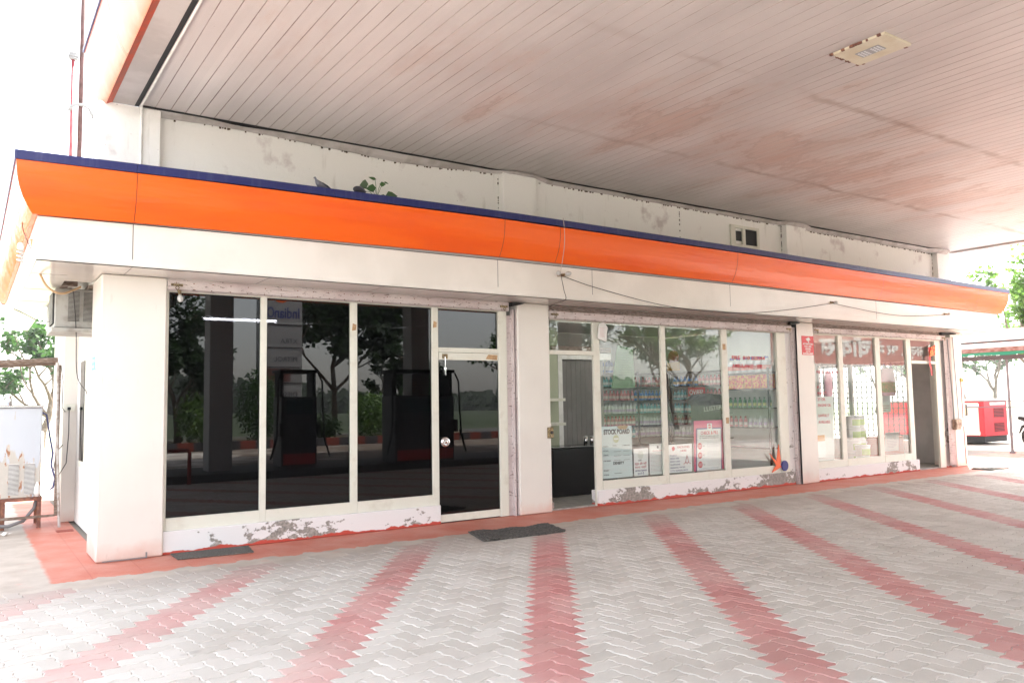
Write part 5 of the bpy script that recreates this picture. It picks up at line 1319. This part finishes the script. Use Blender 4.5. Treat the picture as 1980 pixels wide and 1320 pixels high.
g = MB(); g.box(21.6, -1.6, 2.98, 21.66, 9, 3.28).box(21.6, -1.6, 2.80, 21.66, 9.0, 2.93); g.build('eave_sheet', mw2, sd_)
g = MB(); g.box(21.62, -1.6, 2.932, 21.70, 9.0, 2.978).box(21.56, -1.6, 2.47, 21.70, 9, 2.58); g.build('purlin', M('dark purlin', (.07, .06, .055), .7), sd_)
g = MB(); g.box(21.58, -1.6, 2.68, 21.63, 9.0, 2.795); g.build('rusty_edge', M('brown sheet', (.30, .20, .17), .7, col2=(.2, .1, .07), scale=5), sd_)
g = MB(); n = 26
for i in range(n): 
    y0_ = -1.6+i*10.6/n; y1_ = y0_+10.6/n
    g.add([(21.60, y0_, 2.69), (21.60, y1_, 2.69), (21.60, y1_, 2.60+.02*math.sin(i*1.7+1)), (21.60, y0_, 2.60+.02*math.sin(i*1.7))], [(0, 1, 2, 3)])
g.build('green_net', M('green net', (.02, .25, .14), .6), sd_)
g = MB(); g.tube([(21.67, 1.14, 0), (21.67, 1.14, 2.5)], .036, 8); g.lathe((21.67, 1.14, 0), [(.07, 0), (.07, .05), (.03, .06)], 10); g.build('post', M('grey post', (.17, .17, .18), .5), sd_)
g = MB(); g.tube([(24.5, -1.5, 0), (24.5, -1.5, 3.3)], .036, 8); g.tube([(24.5, 8.6, 0), (24.5, 8.6, 3.3)], .036, 8); g.tube([(21.67, 8.6, 0), (21.67, 8.6, 2.5)], .036, 8); g.build('post', m_pvc, sd_)
g = MB(); g.tube([(21.67, 3.4, 1.22), (21.67, .8, 1.20)], .016, 6); g.tube([(23.4, 6, 1.36), (23.4, -1, 1.36)], .014, 6); g.build('rail', M('grey rail', (.15, .15, .17), .5), sd_)
wl = thing('boundary_wall', (34, 8, 0), 'low whitewashed boundary wall beyond the shed', 'wall')
g = MB(); g.box(30.5, -6, 0, 30.7, 4.6, 1.5, .01).box(30.7, 4.5, 0, 60, 4.7, 1.5); g.build('masonry', M('whitewash', (.70, .69, .66), .8, col2=(.6, .58, .54), scale=1.5), wl)
def torus(g, c, R, r, ax, n=24):
    pts = []
    for k in range(n+1):
        a = 2*math.pi*k/n; pts.append((c[0]+R*math.cos(a)*ax[0], c[1]+R*math.cos(a)*ax[1], c[2]+R*math.sin(a)))
    g.tube(pts, r, 8, False)
mc = thing('motorcycle', (25.0, 1.4, 0), 'black motorcycle parked at the right edge under the shed', 'motorcycle')
A = (.80, -.60); bx_, by_ = 24.85, 2.0
def mp(u, z, s=0): return (bx_+A[0]*u-A[1]*s, by_+A[1]*u+A[0]*s, z)
for u in (0, 1.28):
    g = MB(); torus(g, mp(u, .30), .25, .05, A); w_ = g.build('wheel', m_black, mc, smooth=True)
    g = MB(); torus(g, mp(u, .30), .19, .014, A)
    for k in range(6):
        a = k*math.pi/3; g.tube([mp(u, .30), mp(u+.19*math.cos(a), .30+.19*math.sin(a))], .01, 5)
    g.build('rim', m_steel, w_)
g = MB(); g.tube([mp(.30, .62), mp(.62, .80), mp(.95, .82), mp(1.05, .70)], [.10, .15, .14, .05], 10); g.build('tank', m_black, mc, smooth=True)
g = MB(); g.tube([mp(-.35, .86), mp(-.1, .80), mp(.25, .76), mp(.5, .76)], [.05, .10, .11, .08], 10); g.build('seat', m_black, mc, smooth=True)
g = MB(); g.tube([mp(-.35, .40), mp(-.25, .60), mp(0, .66), mp(.25, .58)], [.02, .05, .05, .03], 8); g.tube([mp(1.28, .62), mp(1.05, .56), mp(1.5, .58)], .03, 6); g.build('mudguard', m_black, mc, smooth=True)
g = MB(); g.tube([mp(1.28, .30), mp(1.08, .82), mp(1.0, 1.02)], .025, 6); g.tube([mp(.0, .30), mp(.5, .35), mp(.95, .75)], .025, 6); g.tube([mp(0, .3), mp(.1, .7)], .025, 6); g.build('fork', m_steel, mc)
g = MB(); g.tube([mp(.85, 1.06, -.34), mp(1.0, 1.03, -.1), mp(1.0, 1.03, .1), mp(.85, 1.06, .34)], .016, 6); g.build('handlebar', m_black, mc)
g = MB(); g.box(*[min(a, b) for a, b in zip(mp(.42, .25, -.1), mp(.80, .55, .1))], *[max(a, b) for a, b in zip(mp(.42, .25, -.1), mp(.80, .55, .1))], .02); g.build('engine', m_steel, mc)
for s in (-1, 1):
    g = MB(); g.tube([mp(.92, 1.05, s*.25), mp(.98, 1.22, s*.30)], .008, 5); g.lathe(mp(.98, 1.24, s*.30), [(.0, -.01), (.06, -.01), (.06, .01), (0, .01)], 10, 'x'); g.build('mirror', m_black, mc)

# ------------------------------------------------------------------ dusty air
g = MB(); g.box(-260, -260, -1.2, 260, 260, 14)
mh = bpy.data.materials.new('dusty air'); mh.use_nodes = True; nt = mh.node_tree; nt.nodes.remove(nt.nodes['Principled BSDF'])
pv = nt.nodes.new('ShaderNodeVolumePrincipled'); pv.inputs['Color'].default_value = (.92, .93, .95, 1); pv.inputs['Density'].default_value = .0009; pv.inputs['Anisotropy'].default_value = .2
nt.links.new(pv.outputs[0], nt.nodes['Material Output'].inputs['Volume'])
tag(g.build('haze', mh), kind='stuff')
